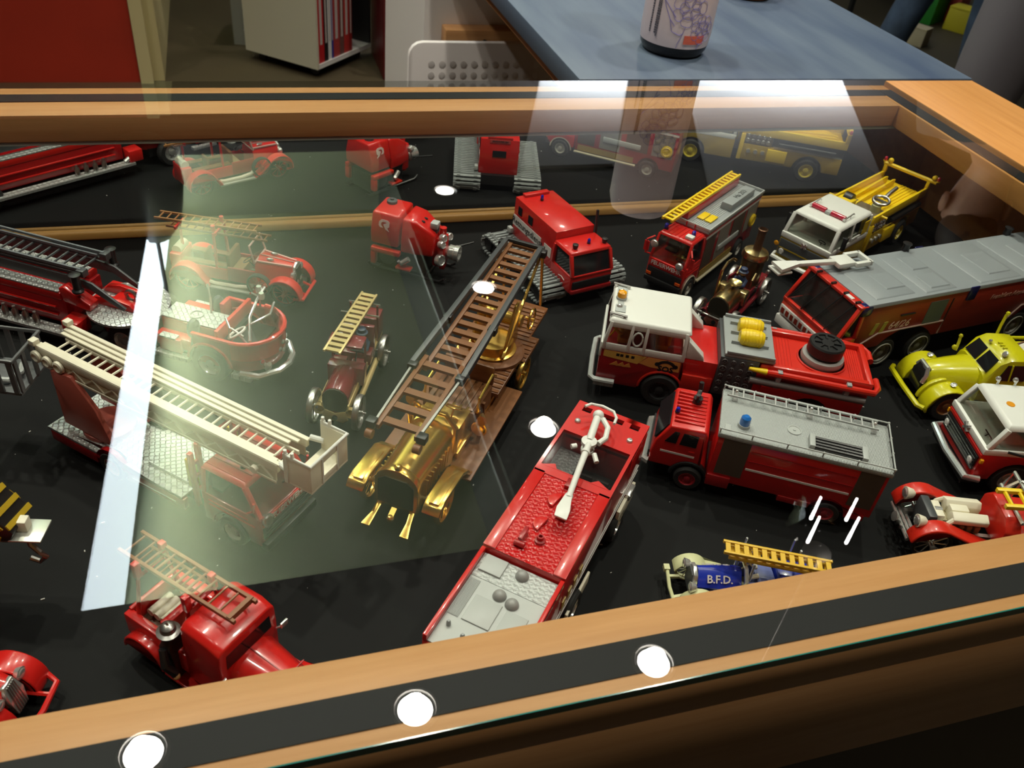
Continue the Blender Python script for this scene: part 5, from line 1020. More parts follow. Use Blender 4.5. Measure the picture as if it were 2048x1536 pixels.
# ---- lime yellow round-nosed truck -------------------------------------------------------------
def lime_truck():
    P = toy('pumper_truck', 'lime-yellow round-nosed vintage pumper at the right edge of the case', 'toy truck', .868, .698, 169)
    wheels(P, (0, -150), 38, 23, 13, hm=mat('rust_hub', (.25, .10, .03), .4))
    T().box(-200, 20, -24, 24, 18, 30).obj('chassis', black, P)
    def sec(x, hw, zt, zb, k=.72): return [(x, hw, zb), (x, hw, zb + (zt - zb) * .55), (x, hw * k, zt - (zt - zb) * .12), (x, hw * .35, zt), (x, -hw * .35, zt), (x, -hw * k, zt - (zt - zb) * .12), (x, -hw, zb + (zt - zb) * .55), (x, -hw, zb)]
    T().loft([sec(24, 17, 58, 24), sec(16, 20, 62, 24), sec(-10, 25, 66, 24), sec(-42, 31, 69, 24)]).obj('hood', lime, P, bevel=0, smooth=60)
    T().loft([[(20, 15, 26), (20, 15, 50), (20, 9, 60), (20, -9, 60), (20, -15, 50), (20, -15, 26)], [(30, 14, 26), (30, 14, 48), (28, 8, 58), (28, -8, 58), (30, -14, 48), (30, -14, 26)]]).obj('grille', mat('black_chrome', (.05, .05, .05), .12, .6), P, bevel=1.2)
    T().tube([(26, -13, 52), (25, -9, 60), (25, 9, 60), (26, 13, 52), (29, 15, 40)], 3, 8).obj('grille_shell', chrome, P)
    for s in (-1, 1):
        y0, y1 = (22, 46) if s > 0 else (-46, -22)
        T().prism(arc((0, 20), 30, -14, 150, 12) + [(-44, 28), (-44, 24)] + arc((0, 20), 27, 150, -14, 12), y0, y1).obj('fender', lime, P, bevel=4, seg=3)
        T().prism(arc((2, 22), 31, 0, 90, 6) + [(2, 24)], s * 20 - 3, s * 20 + 3).obj('fender_side', lime, P, bevel=1)
        lamp(P, (-2, s * 33, 53), (.3, 0, 1), 4, 3, chrome, chrome)
        T().box(-190, -112, s * 40 - 4, s * 40 + 4, 24, 58).obj('body_side', lime, P, bevel=1.5)
        fender(P, -150, 23, 28, s * 36 - 8, s * 36 + 8, 0, 180, 3, lime)
    T().tube([(34, -46, 22), (40, -40, 22), (41, 0, 22), (40, 40, 22), (34, 46, 22)], 3.6, 8).obj('bumper', lime, P)
    def cs(x, hw, z): return [(x, hw, 26), (x, hw, z * .62), (x, hw * .86, z - 5), (x, hw * .6, z), (x, -hw * .6, z), (x, -hw * .86, z - 5), (x, -hw, z * .62), (x, -hw, 26)]
    T().loft([cs(-40, 36, 68), cs(-44, 37, 70), cs(-54, 37, 90), cs(-66, 37, 97), cs(-92, 37, 97), cs(-104, 36, 88)]).obj('cab', lime, P, smooth=50)
    for s in (-1, 1):
        T().vf([(-42.2, s * 2, 70.5), (-42.2, s * 27, 70.5), (-53.2, s * 25, 89), (-53.2, s * 2, 89), (-44, s * 2, 70), (-44, s * 27, 70), (-55, s * 25, 88), (-55, s * 2, 88)], [(0, 1, 2, 3), (7, 6, 5, 4), (0, 4, 5, 1), (1, 5, 6, 2), (2, 6, 7, 3), (3, 7, 4, 0)]).obj('windscreen', window, P)
        T().vf([(-56, s * 37.4, 64), (-94, s * 37.4, 64), (-92, s * 33.6, 86), (-64, s * 33.6, 86), (-56, s * 35, 64), (-94, s * 35, 64), (-92, s * 31, 86), (-64, s * 31, 86)], [(0, 1, 2, 3), (7, 6, 5, 4), (0, 4, 5, 1), (1, 5, 6, 2), (2, 6, 7, 3), (3, 7, 4, 0)]).obj('side_window', window, P)
        T().bar((-72, s * 37, 63), (-70, s * 34, 87), 2, 2, (1, 0, 0)).obj('window_bar', lime, P)
    lamp(P, (-60, 22, 97), (1, 0, .6), 4, 5, chrome, chrome, 'spotlight'); T().sph((-57, -8, 96), 2.6, 10).obj('roof_lamp', chrome, P)
    for k in range(3): T().box(-70, -64, -4 + k * 6, -1 + k * 6, 97, 98.6).obj('roof_rib', lime, P, bevel=.4)
    T().tube([(-84, -34, 84), (-88, -40, 100), (-90, -42, 116)], 2, 8).sph((-91, -42, 118), 3, 8).obj('hand_rail', lime, P); T().tube([(-36, -34, 60), (-40, -40, 70), (-40, -42, 78)], 2, 8).sph((-34, -36, 64), 3.6, 10).sph((-40, -42, 79), 3, 8).obj('grab_post', mat('lime2', (.5, .46, .02), .3), P)
    T().box(-196, -108, -38, 38, 24, 46).obj('bed', lime, P, bevel=1.2)
    T().lathe([(9, -26), (15, -26), (15, -24), (12, -24), (12, 24), (15, 24), (15, 26), (9, 26)], (-124, 0, 70), (0, 1, 0), 20).obj('reel_frame', mat('rust_brown', (.16, .06, .02), .4), P); T().cyl((-124, -23, 70), (-124, 23, 70), 14, n=20).obj('hose_roll', mat('hose_white', (.66, .63, .56), .7), P)
    for y in (-34, 34): T().bar((-110, y, 74), (-200, y, 78), 3.5, 5).obj('ladder_bar', lime, P); T().bar((-112, y, 46), (-124, y * .9, 74), 3, 3).bar((-150, y, 46), (-138, y * .9, 74), 3, 3).obj('bar_stay', lime, P)
    T().cyl((-112, -40, 80), (-200, -40, 82), 2.4, n=8).obj('side_pipe', lime, P)
lime_truck()

# ---- white over red cab at the right edge ------------------------------------------------------
def white_cab_truck():
    P = toy('pumper_truck', 'red pumper with white cab top, orange roof mark and chrome bumper at the right edge', 'toy truck', .820, .573, 164)
    w_ = 92
    wheels(P, (-38, -200), 38, 23, 15, hm=chrome)
    T().box(-270, 0, -26, 26, 20, 34).obj('chassis', black, P)
    cab(P, -112, 12, w_, 24, 68, 100, 13, red, white, ((-38, 28, 23),), tap=2, pil=6, crown=5, roof_b=3, mids=(-58,))
    T().box(-112, 13.4, -46.6, 46.6, 62, 71).obj('belt', white, P, bevel=1.6); T().box(11, 14, -45, 45, 56, 61).obj('red_band', red, P, bevel=.8)
    T().box(11.5, 15, -42, 42, 34, 55).obj('grille', mat('black_gloss', (.02, .02, .02), .12), P, bevel=1)
    for z in (38, 42, 46, 50): T().box(15, 15.8, -40, 40, z, z + 1).obj('grille_bar', steel, P)
    T().tube([(4, -50, 27), (20, -47, 27), (24, 0, 27), (20, 47, 27), (4, 50, 27)], 4.4, 10).obj('bumper', chrome, P); T().box(4, 20, -44, 44, 14, 23).obj('lower_bumper', black, P, bevel=2)
    for s in (-1, 1):
        lamp(P, (16, s * 34, 44), (1, 0, 0), 5, 4, chrome, tint_w); T().box(9, 13, s * 47 - 2, s * 47 + 2, 50, 56).obj('indicator', amber, P, bevel=.8)
        T().cyl((-14, s * 47, 70), (-34, s * 47.6, 66), 1.6, n=8).obj('door_handle', black, P)
    T().bar((14.5, -5, 62), (14.5, 5, 70), 4, 3).bar((14.5, 5, 62), (14.5, -5, 70), 4, 3).obj('badge', chrome, P)
    T().lathe([(5, 0), (5, .6), (0, .8)], (-22, 0, 105), n=16).obj('roof_mark', mat('orange_mark', (.75, .30, .01), .4), P)
    for x, y in ((-24, -40), (-46, -40)): T().cyl((x, y, 104), (x, y, 110), 1.4, n=8).sph((x + 2, y, 112), 3.4, 10).obj('roof_lamp', chrome, P)
    T().box(-110, -50, -.6, .6, 105, 105.8).obj('roof_seam', white, P); T().tube([(-62, 30, 106), (-62, 38, 110), (-80, 38, 110)], 1.2, 6).obj('roof_rail', chrome, P)
    T().prism(sideprof(-270, -116, 26, [(-116, 88), (-270, 88)], ((-200, 28, 23),)), -45, 45).obj('body', red, P, bevel=1.4); T().box(-268, -118, -43, 43, 88.1, 94).obj('bed_rim', white, P, bevel=1)
white_cab_truck()

# ---- red veteran with open engine and yellow ladder --------------------------------------------
def open_engine():
    P = toy('vintage_engine_truck', 'red vintage truck with open cream engine and yellow ladder by the front rail', 'toy truck', .690, .482, 161)
    wheels(P, (0, -140), 29, 22, 11, 'spoke', tyre, chrome)
    for s in (-1, 1):
        T().box(-180, 18, s * 14 - 2.5, s * 14 + 2.5, 20, 27).obj('chassis_beam', steel, P)
        y0, y1 = (20, 38) if s > 0 else (-38, -20)
        T().prism(arc((0, 22), 28, 10, 120, 10) + [(-34, 38), (-74, 24), (-74, 20), (-36, 33)] + arc((0, 22), 24.5, 120, 10, 10), y0, y1).obj('fender', ored, P, bevel=1.8, seg=3)
        lamp(P, (22, s * 21, 46), (1, 0, 0), 7, 11, cream, chrome)
        T().box(-104, -74, s * 30 - 9, s * 30 + 9, 18, 22).obj('running_board', ored, P, bevel=.8)
    for x in (14, 20, 26): T().cyl((x, -28, 20 + (x - 14) * .2), (x, 28, 20 + (x - 14) * .2), 2.2, n=10).obj('front_axle_tube', chrome, P)
    for y in (-8, 4, 12): T().bar((12, y, 18), (30, y, 24), 3, 3).obj('spring', steel, P)
    T().lathe([(2, 0), (6, 0), (6, 2), (0, 3)], (31, -2, 26), (1, 0, .2), 14).obj('axle_cap', chrome, P)
    T().box(-2, 8, -17, 17, 18, 50).obj('radiator', dgrey, P, bevel=2)
    T().box(-12, -3, -12, 12, 24, 48).obj('timing_case', cream, P, bevel=1); T().box(-58, -12, -10, 10, 24, 40).obj('crankcase', mat('aged_cream', (.42, .36, .22), .5), P, bevel=1)
    for s in (-1, 1):
        T().prism([(s * 4, 40), (s * 4, 48), (s * 9, 54), (s * 19, 50), (s * 19, 44), (s * 12, 40)], -58, -18, ax=0).obj('valve_cover', cream, P, bevel=1.2)
        for k in range(4): T().box(-54 + k * 9, -48 + k * 9, s * 10, s * 16, 30, 39).obj('exhaust_port', mat('port_tan', (.34, .22, .12), .5), P, bevel=.8)
        T().tube([(-8, s * 15, 34), (-14, s * 18, 42), (-20, s * 16, 48)], 3, 8).obj('water_pipe', cream, P)
    T().box(-40, -20, -5, 5, 40, 52).obj('intake', cream, P, bevel=1); T().cyl((-12, 0, 44), (-4, 0, 44), 5, n=12).obj('pulley', chrome, P)
    T().loft([[(-70, 30, 24), (-70, 30, 50), (-70, 18, 62), (-70, -18, 62), (-70, -30, 50), (-70, -30, 24)], [(-86, 34, 24), (-86, 34, 52), (-86, 20, 65), (-86, -20, 65), (-86, -34, 52), (-86, -34, 24)]]).obj('cowl', ored, P, bevel=2)
    T().tube([(-86, -32, 64), (-90, -32, 84), (-90, 32, 84), (-86, 32, 64)], 2.2, 8).tube([(-82, -30, 66), (-82, 30, 66)], 2.2, 8).obj('windscreen_frame', chrome, P)
    T().box(-180, -88, -34, 34, 24, 46).obj('body', ored, P, bevel=1.5)
    for y in (-26,): T().bar((-80, y, 60), (-86, y + 12, 88), 2.4, 2.4).bar((-96, y, 46), (-90, y + 12, 88), 2.4, 2.4).obj('ladder_stand', chrome, P)
    ladder(P, (-62, 6, 78), (-190, 6, 86), 24, (0, 0, 1), (5, 5), 8, 4.5, yellow)
open_engine()

# ---- small blue and cream truck with yellow ladder ---------------------------------------------
def bfd_truck():
    P = toy('vintage_pumper', 'small royal blue and cream antique truck lettered B.F.D. with yellow ladder', 'toy truck', .395, .457, 166)
    creamy = mat('ivory', (.60, .60, .34), .4)
    wheels(P, (2, -96), 24, 14, 7, 'spoke', mat('ivory_tyre', (.55, .54, .34), .6), creamy)
    T().box(-112, 8, -13, 13, 15, 20).obj('chassis', creamy, P)
    T().loft([[(x, 11 * k, 20), (x, 14.5 * k, 33), (x, 3 * k, 46.5), (x, -3 * k, 46.5), (x, -14.5 * k, 33), (x, -11 * k, 20)] for x, k in ((4, .95), (-40, 1.12))]).obj('hood', royal, P, smooth=50)
    T().loft([[(x, 11, 18), (x, 13, 34), (x, 9, 44), (x, 0, 48), (x, -9, 44), (x, -13, 34), (x, -11, 18)] for x in (4.5, 9)]).obj('radiator', chrome, P, bevel=1)
    T().loft([[(x, 9, 20), (x, 10, 33), (x, 6, 42), (x, -6, 42), (x, -10, 33), (x, -9, 20)] for x in (9.1, 10)]).obj('radiator_core', dgrey, P)
    for s in (-1, 1):
        y0, y1 = (15, 30) if s > 0 else (-30, -15)
        T().prism(arc((2, 14), 19, 20, 150, 10) + [(-34, 18), (-34, 16)] + arc((2, 14), 17, 150, 20, 10), y0, y1).obj('fender', creamy, P, bevel=.9)
        T().box(-90, -34, s * 20 - 6, s * 20 + 6, 14, 17).obj('running_board', creamy, P, bevel=.6)
        lamp(P, (12, s * 15, 34), (1, 0, 0), 5.5, 7, chrome, chrome)
        zc, yc = 40, s * 11.6
        nrm = Vector((0, s * .89, .45)); text('B.F.D.', 11, lettering, P, (-18, s * 9.7, 40.3), (-s, 0, 0), (0, -s * .69, .73), depth=.4, bold=.12)
        T().bar((14, s * 12, 17), (24, s * 13, 15), 3, 3).obj('dumb_iron', creamy, P); T().box(-78, -42, s * 14 - 2, s * 14 + 2, 20, 42).obj('side_panel', pblue, P, bevel=1)
    T().tube([(24, -26, 15), (26, 0, 15), (24, 26, 15)], 2, 8).box(22, 28, 20, 27, 13, 18).box(22, 28, -27, -20, 13, 18).obj('bumper', creamy, P)
    T().tube([(-42, -16, 20), (-42, -16, 46), (-42, -6, 54), (-42, 6, 54), (-42, 16, 46), (-42, 16, 20)], 2.2, 8).tube([(-45, -14, 46), (-46, -10, 66)], 1.4, 6).tube([(-45, 14, 46), (-46, 10, 66)], 1.4, 6).obj('windscreen_frame', chrome, P)
    T().torus((-52, -6, 50), (-.6, 0, .8), 7, .9, 18, 6).cyl((-44, -6, 40), (-52, -6, 50), .9, n=6).obj('steering_wheel', cream, P); T().tube([(-48, 8, 44), (-56, 8, 47)], 2.4, 8).obj('lever', cream, P)
    T().box(-76, -56, -14, 14, 20, 40).obj('bench', pblue, P, bevel=1.5); T().cyl((-60, -15, 34), (-60, -14.1, 34), 2, n=10).obj('rivet', black, P)
    T().box(-112, -78, -14, 14, 20, 46).obj('rear_body', royal, P, bevel=1.2)
    for x in (-46, -96): T().tube([(x, -20, 20), (x, -22, 62), (x, -22, 68)], 1.2, 6).tube([(x - 2, -8, 44), (x - 2, -8, 68)], 1.2, 6).obj('ladder_post', chrome, P)
    ladder(P, (-18, -8, 70), (-124, 12, 68), 14, (0, 0, 1), (2.8, 3.4), 12, 2.4, mat('ladder_yellow', (.72, .44, .03), .4), flat=True); ladder(P, (-24, -7, 64), (-124, 12, 62), 14, (0, 0, 1), (2.8, 3.4), 12, 2.4, MATS['ladder_yellow'], flat=True)
bfd_truck()
# ---- tiller ladder truck with open chrome-trimmed tractor --------------------------------------
def tiller_truck():
    P = toy('tiller_ladder_truck', 'red tiller ladder truck with dark grey ladder, silver turntable and open chrome-trimmed cab', 'toy truck', -.040, .924, -32)
    # tractor
    wheels(P, (0,), 40, 25, 14); wheels(P, (-118,), 40, 24, 14)
    T().box(-150, 48, -26, 26, 16, 30).obj('chassis', black, P)
    n = 12; nose = [(-14, -44), (30, -44)] + [(30 + 44 * math.sin(R_(k * 180 / n)) * 1.0, -44 * math.cos(R_(k * 180 / n))) for k in range(1, n)] + [(30, 44), (-14, 44)]
    lo = T()
    lo.prism([(x * .98 if x > 30 else x, y) for x, y in nose], 24, 40, ax=2).obj('nose_body', dred, P, bevel=1.5)
    wall = [Vector((*p, 0)) for p in nose]
    q = T()
    for a, b in zip(nose[1:], nose[2:]):
        if a[0] < 26 and b[0] < 26: continue
        q.vf([(a[0], a[1], 40), (b[0], b[1], 40), (b[0], b[1], 64), (a[0], a[1], 64), (a[0] * .93, a[1] * .93, 40), (b[0] * .93, b[1] * .93, 40), (b[0] * .93, b[1] * .93, 64), (a[0] * .93, a[1] * .93, 64)], [(0, 1, 2, 3), (7, 6, 5, 4), (3, 2, 6, 7), (0, 4, 5, 1), (0, 3, 7, 4), (1, 5, 6, 2)])
    bmesh.ops.remove_doubles(q.bm, verts=q.bm.verts, dist=.01); q.obj('nose_wall', red, P)
    T().tube([(p[0], p[1], 65) for p in nose[1:-1]], 3, 8).obj('nose_rim', ored, P)
    for s in (-1, 1):
        y = s * 42
        T().prism(sideprof(-20, 30, 24, [(30, 62), (-20, 62)], ((0, 30, 25),)), y - 2, y + 2).obj('door', dred, P, bevel=.8); T().box(-22, 30, y - 2.4, y + 2.4, 62, 66).obj('door_rail', ored, P, bevel=1)
        fender(P, 0, 25, 31, s * 42 - 4, s * 42 + 5, 5, 175, 3.4, red)
        T().box(28, 54, s * 40 - 6, s * 40 + 6, 12, 20).obj('corner_step', sil_tread, P, bevel=1.2)
        T().tube([(26, s * 38, 67), (28, s * 36, 82), (20, s * 30, 90)], 1.4, 8).obj('screen_post', chrome, P); lamp(P, (62, s * 22, 46), (1, s * .3, 0), 5, 5, chrome, tint_w); lamp(P, (64, s * 30, 38), (1, s * .4, 0), 3.6, 4, chrome, red_l if s < 0 else tint_w)
        T().box(-78, -32, s * 40 - 4, s * 40 + 6, 16, 22).obj('running_board', sil_tread, P, bevel=.8); T().box(-70, -40, s * 38 - 4, s * 38 + 4, 26, 46).obj('tool_box', red, P, bevel=1); T().box(-68, -46, s * 38 - 4.5, s * 38 + 4.5, 46.1, 48).obj('box_lid', sil_tread, P)
        T().sph((6, s * 20, 60), 9, 12, (.5, 1, 1.2)).obj('seat_back', dgrey, P); T().sph((-28, s * 28, 60), 11, 12, (.6, 1, 1.2)).obj('jump_seat', dgrey, P)
    T().tube([(52, -34, 68), (40, -10, 84), (38, 14, 96), (40, 30, 104)], 1.9, 8).obj('screen_bar', chrome, P); T().vf([(60, -30, 67), (74, 0, 67), (62, 0, 88), (50, -26, 86), (59, -30, 67), (73, 0, 67), (61, 0, 88), (49, -26, 86)], [(0, 1, 2, 3), (7, 6, 5, 4)]).vf([(60, 30, 67), (74, 0, 67), (62, 0, 88), (50, 26, 86), (59, 30, 67), (73, 0, 67), (61, 0, 88), (49, 26, 86)], [(0, 1, 2, 3), (7, 6, 5, 4)]).obj('windscreen', pane, P)
    T().tube([(52, 28, 86), (62, 0, 89), (50, -26, 87)], 1.5, 8).obj('screen_frame', chrome, P)
    for x, y in ((34, 26), (44, 14)): T().lathe([(4, 0), (4.4, 5), (3, 8), (0, 8)], (x, y, 98), n=12).obj('siren', chrome, P)
    T().box(8, 13, -40, 40, 56, 74).obj('cab_bar', ored, P, bevel=1); T().box(-10, 10, -38, 38, 40, 46).obj('cab_floor', dark_int, P); T().box(14, 48, -34, 34, 40.2, 43).obj('foot_well', dark_int, P)
    T().torus((28, -22, 66), (-.55, 0, .84), 11, 1.6, 22, 6).bar((20, -22, 70), (36, -22, 62), 2, 2).cyl((40, -22, 52), (28, -22, 66), 1.4, n=8).obj('steering_wheel', white, P)
    T().tube([(40, -44, 22), (62, -38, 20), (78, -18, 20), (82, 0, 20), (78, 18, 20), (62, 38, 20), (40, 44, 22)], 4.2, 8).obj('bumper', chrome, P); T().lathe([(5, 0), (6, 4), (2, 6), (0, 6)], (66, -26, 30), (1, -.4, .1), 14).obj('bell', chrome, P)
    for y, z in ((-8, 46), (8, 46), (0, 52), (0, 40)): T().lathe([(3, 0), (3, 2), (0, 3)], (76, y, z), (1, 0, 0), 12).obj('nose_fitting', chrome, P)
    T().box(-76, 4, -22, 12, 30, 60).obj('engine_cover', dred, P, bevel=1.2); T().box(-76, 2, -21, 11, 60.1, 62).obj('engine_deck', sil_tread, P); T().torus((-38, -4, 62.6), (0, 0, 1), 8, .9, 20, 6).obj('deck_ring', lgrey, P)
    T().tube([(-24, 6, 62), (-28, 14, 80), (-32, 18, 96)], 1.4, 8).obj('lever', chrome, P); T().box(-76, -20, 14, 36, 30, 50).box(-76, -20, -38, -24, 30, 46).obj('side_body', red, P, bevel=1.2); T().box(-18, -12, 16, 34, 50, 72).obj('seat_board', red, P, bevel=1)
    # turntable and trailer
    T().lathe([(48, 0), (50, 2), (50, 5), (47, 6), (0, 6)], (-132, -8, 50), n=44).obj('turntable', sil_tread, P); T().cyl((-132, -8, 28), (-132, -8, 50), 34, n=28).obj('fifth_wheel', dred, P)
    q = T()
    for y in (-22, 6): q.prism([(-176, 56), (-108, 56), (-118, 66), (-150, 70), (-168, 66)], y - 3, y + 3)
    q.box(-150, -116, -19, 3, 56.2, 62); q.obj('ladder_cradle', red, P, bevel=.8)
    T().prism([(-196, 62), (-160, 56), (-158, 66), (-192, 84), (-200, 80)], -44, -28).obj('control_seat', red, P, bevel=1.5); T().torus((-126, -8, 68), (0, 1, 0), 7, 2.4, 16, 6).obj('pivot_eye', steel, P)
    for s in (-1, 1):
        y0 = -8 + s * 22
        T().prism([(-460, 94), (-190, 94), (-160, 90), (-118, 64), (-122, 60), (-164, 80), (-460, 80)], y0 - 1.6, y0 + 1.6).obj('ladder_beam', dgrey, P, bevel=.4)
        for k, z in enumerate((104, 100)): T().bar((-460, y0 + s * -3 * k, z + 2), (-172 - k * 8, y0 + s * -3 * k, z + 2), 2.6, 3.2).obj('ladder_rail', mat('blue_grey', (.15, .165, .18), .4), P)
        T().lathe([(7, 0), (7, 2), (5, 4), (5, 22), (7, 24), (3, 25), (0, 25)], (-172, -8 + s * 34, 82), n=16).obj('jack_post', black, P)
        T().box(-176, -166, y0 - 5, y0 + 5, 98, 107).obj('rail_clamp', dgrey, P, bevel=.6)
        for k in range(9): T().bar((-454 + k * 30, y0, 81), (-440 + k * 30, y0, 93), 1.6, 1.6, (0, 1, 0)).obj('lattice', dgrey, P)
    ladder(P, (-460, -8, 96), (-176, -8, 98), 40, rail=(3, 4), n=22, rungd=3, mt=dgrey)
    T().box(-470, -196, -42, 26, 26, 62).obj('trailer_body', dred, P, bevel=1.2)
    for s in (-1, 1):
        T().box(-470, -200, -8 + s * 27 - 8, -8 + s * 27 + 8, 62.1, 72).obj('side_bin', red, P, bevel=.8); T().box(-470, -202, -8 + s * 27 - 8, -8 + s * 27 + 8, 72.1, 74).obj('bin_lid', sil_tread, P)
        T().box(-470, -186, -8 + s * 46 - 8, -8 + s * 46 + 8, 20, 24).obj('running_board', sil_tread, P)
        T().box(-194, -170, -8 + s * 40 - 12, -8 + s * 40 + 12, 24, 44).obj('gooseneck', red, P, bevel=2)
        for k in range(4): T().lathe([(4, 0), (4, 12), (2, 15), (2, 18), (0, 18)], (-236 - k * 15, -8 + s * 46, 24), n=12).obj('extinguisher', steel, P)
        for z in (38, 50): T().tube([(-460, -8 + s * 36, z), (-210, -8 + s * 36, z)], 1.4, 6).obj('grab_rail', red, P)
        T().tube([(-200, -8 + s * 46, 26), (-190, -8 + s * 46, 32), (-176, -8 + s * 46, 28)], 4, 8).obj('chrome_fitting', chrome, P)
        wheel(P, -420, -8 + s * 40, 23, 14, s)
tiller_truck()

# ---- 1930s open fire car -----------------------------------------------------------------------
def open_car():
    P = toy('vintage_fire_car', 'open red vintage fire car with brown benches and tan ladders on a red gantry', 'toy truck', -.0166, 1.092, -24.7)
    wheels(P, (70, -69), 25, 19, 9, 'spoke', tyre, mat('red_spoke', (.30, .03, .025), .4))
    T().box(-90, 84, -14, 14, 14, 22).obj('chassis', black, P)
    def hs(x, hw, z): return [(x, hw, 24), (x, hw, z - 9), (x, hw * .7, z - 2), (x, 0, z), (x, -hw * .7, z - 2), (x, -hw, z - 9), (x, -hw, 24)]
    T().loft([hs(78, 11, 56), hs(28, 20, 60)]).obj('hood', red, P, smooth=50); T().bar((77, 0, 56.6), (30, 0, 60.6), 1.4, 1.4).obj('hood_hinge', chrome, P)
    for s in (-1, 1):
        T().bar((77, s * 8.5, 54.5), (30, s * 15, 58.5), 2.4, 2).obj('hood_strip', mat('pink_trim', (.62, .35, .32), .4), P); T().sph((46, s * 8, 60), 2.4, 8, (2.4, 1, 1)).obj('hood_vent', chrome, P)
        y0, y1 = (18, 34) if s > 0 else (-34, -18)
        T().prism(arc((70, 19), 25, -8, 130, 12) + [(34, 22), (22, 16), (22, 13), (36, 18)] + arc((70, 19), 22, 130, -8, 10), y0, y1).obj('fender', red, P, bevel=2.4, seg=3)
        T().prism(arc((-69, 19), 25, 20, 190, 12) + arc((-69, 19), 22, 190, 20, 10) + [(-42, 14), (-36, 14), (-36, 17)], y0, y1).obj('rear_fender', red, P, bevel=2.4, seg=3)
        T().box(-40, 24, s * 27 - 6, s * 27 + 6, 12, 15).obj('running_board', mat('board_grey', (.36, .36, .31), .5), P, bevel=.6)
        T().tube([(-38, s * 26, 19), (-30, s * 25, 17), (0, s * 25, 17), (18, s * 26, 20), (24, s * 27, 25)], 3.2, 8).obj('hose', hose_m, P)
        lamp(P, (82, s * 14, 44), (1, 0, 0), 5.5, 6, chrome, chrome); T().lathe([(2.2, 0), (3.4, 5), (0, 6)], (78, s * 6, 30), (1, 0, 0), 10).obj('horn', chrome, P)
        wheel(P, 36, s * 30, 17, 8, s, 'spoke', tyre, MATS['red_spoke'], 30)
        T().box(-12, 28, s * 20 - 1.5, s * 20 + 1.5, 22, 44).obj('front_side', dred, P, bevel=.8); T().box(-84, -12, s * 20 - 1.5, s * 20 + 1.5, 22, 40).obj('rear_side', red, P, bevel=.8)
        T().box(-78, -14, s * 15 - 5, s * 15 + 5, 40.2, 44).obj('side_bench', brown, P, bevel=1); T().bar((-27, s * 20, 24), (-28, s * 17, 92), 3, 3, (1, 0, 0)).obj('gantry_post', red, P); T().lathe([(3, 0), (3, 8), (0, 9)], (-29, s * 14, 94), n=10).obj('gantry_knob', red, P)
    T().loft([[(78, 9, 24), (78, 12, 34), (78, 10, 54), (78, 0, 58), (78, -10, 54), (78, -12, 34), (78, -9, 24)], [(82, 9, 24), (82, 12, 34), (82, 10, 54), (82, 0, 58), (82, -10, 54), (82, -12, 34), (82, -9, 24)]]).obj('radiator', chrome, P, bevel=1)
    T().prism([(-8, 26), (-10, 34), (-8, 51), (8, 51), (10, 34), (8, 26)], 82.1, 83, ax=0).obj('radiator_core', black, P)
    T().tube([(84, -30, 16), (96, -26, 14), (96, 26, 14), (84, 30, 16)], 2.4, 8).obj('bumper', red, P); T().tube([(80, -12, 20), (95, -12, 14)], 2, 6).tube([(80, 12, 20), (95, 12, 14)], 2, 6).obj('bumper_iron', red, P)
    T().tube([(28, -20, 58), (22, -19, 82), (22, 19, 82), (28, 20, 58)], 1.5, 8).tube([(28, -20, 58), (28, 20, 58)], 1.5, 8).obj('windscreen_frame', mat('pink_frame', (.62, .42, .38), .4), P)
    T().vf([(27.6, -18, 59), (27.6, 18, 59), (22.4, 17.5, 81), (22.4, -17.5, 81), (27, -18, 59), (27, 18, 59), (21.8, 17.5, 81), (21.8, -17.5, 81)], [(0, 1, 2, 3), (7, 6, 5, 4)]).obj('windscreen', pane, P)
    T().box(-8, 8, -18, 18, 24, 40).obj('seat', tan, P, bevel=1.5); T().box(-14, -8, -18, 18, 24, 62).obj('seat_back', brown, P, bevel=1.5); T().torus((14, -9, 54), (-.5, 0, .86), 7, .8, 18, 6).cyl((24, -9, 44), (14, -9, 54), .8, n=6).obj('steering_wheel', black, P)
    T().box(-84, -14, -19, 19, 22, 26).obj('floor', brown, P); T().box(-50, -46, -10, 10, 26, 56).obj('bench_back', brown, P, bevel=1)
    T().box(-96, -80, -19, 19, 20, 50).obj('rear_box', red, P, bevel=1.5); T().cyl((-88, -12, 52), (-88, 12, 52), 7, n=14).obj('hose_roll', hose_m, P)
    T().bar((-28, -17, 88), (-28, 17, 88), 3, 4).obj('gantry_bar', red, P); T().bar((-84, -14, 88), (-84, 14, 88), 3, 4).bar((-84, 0, 48), (-84, 0, 88), 3, 3, (1, 0, 0)).obj('rear_gantry', red, P)
    tl = mat('ladder_tan', (.34, .15, .045), .5)
    ladder(P, (28, 6, 97), (-118, 6, 93), 18, rail=(2.4, 3.4), n=13, rungd=2.2, mt=tl); ladder(P, (44, 0, 88), (-100, 0, 86), 15, rail=(2, 3), n=13, rungd=2, mt=brown)
open_car()

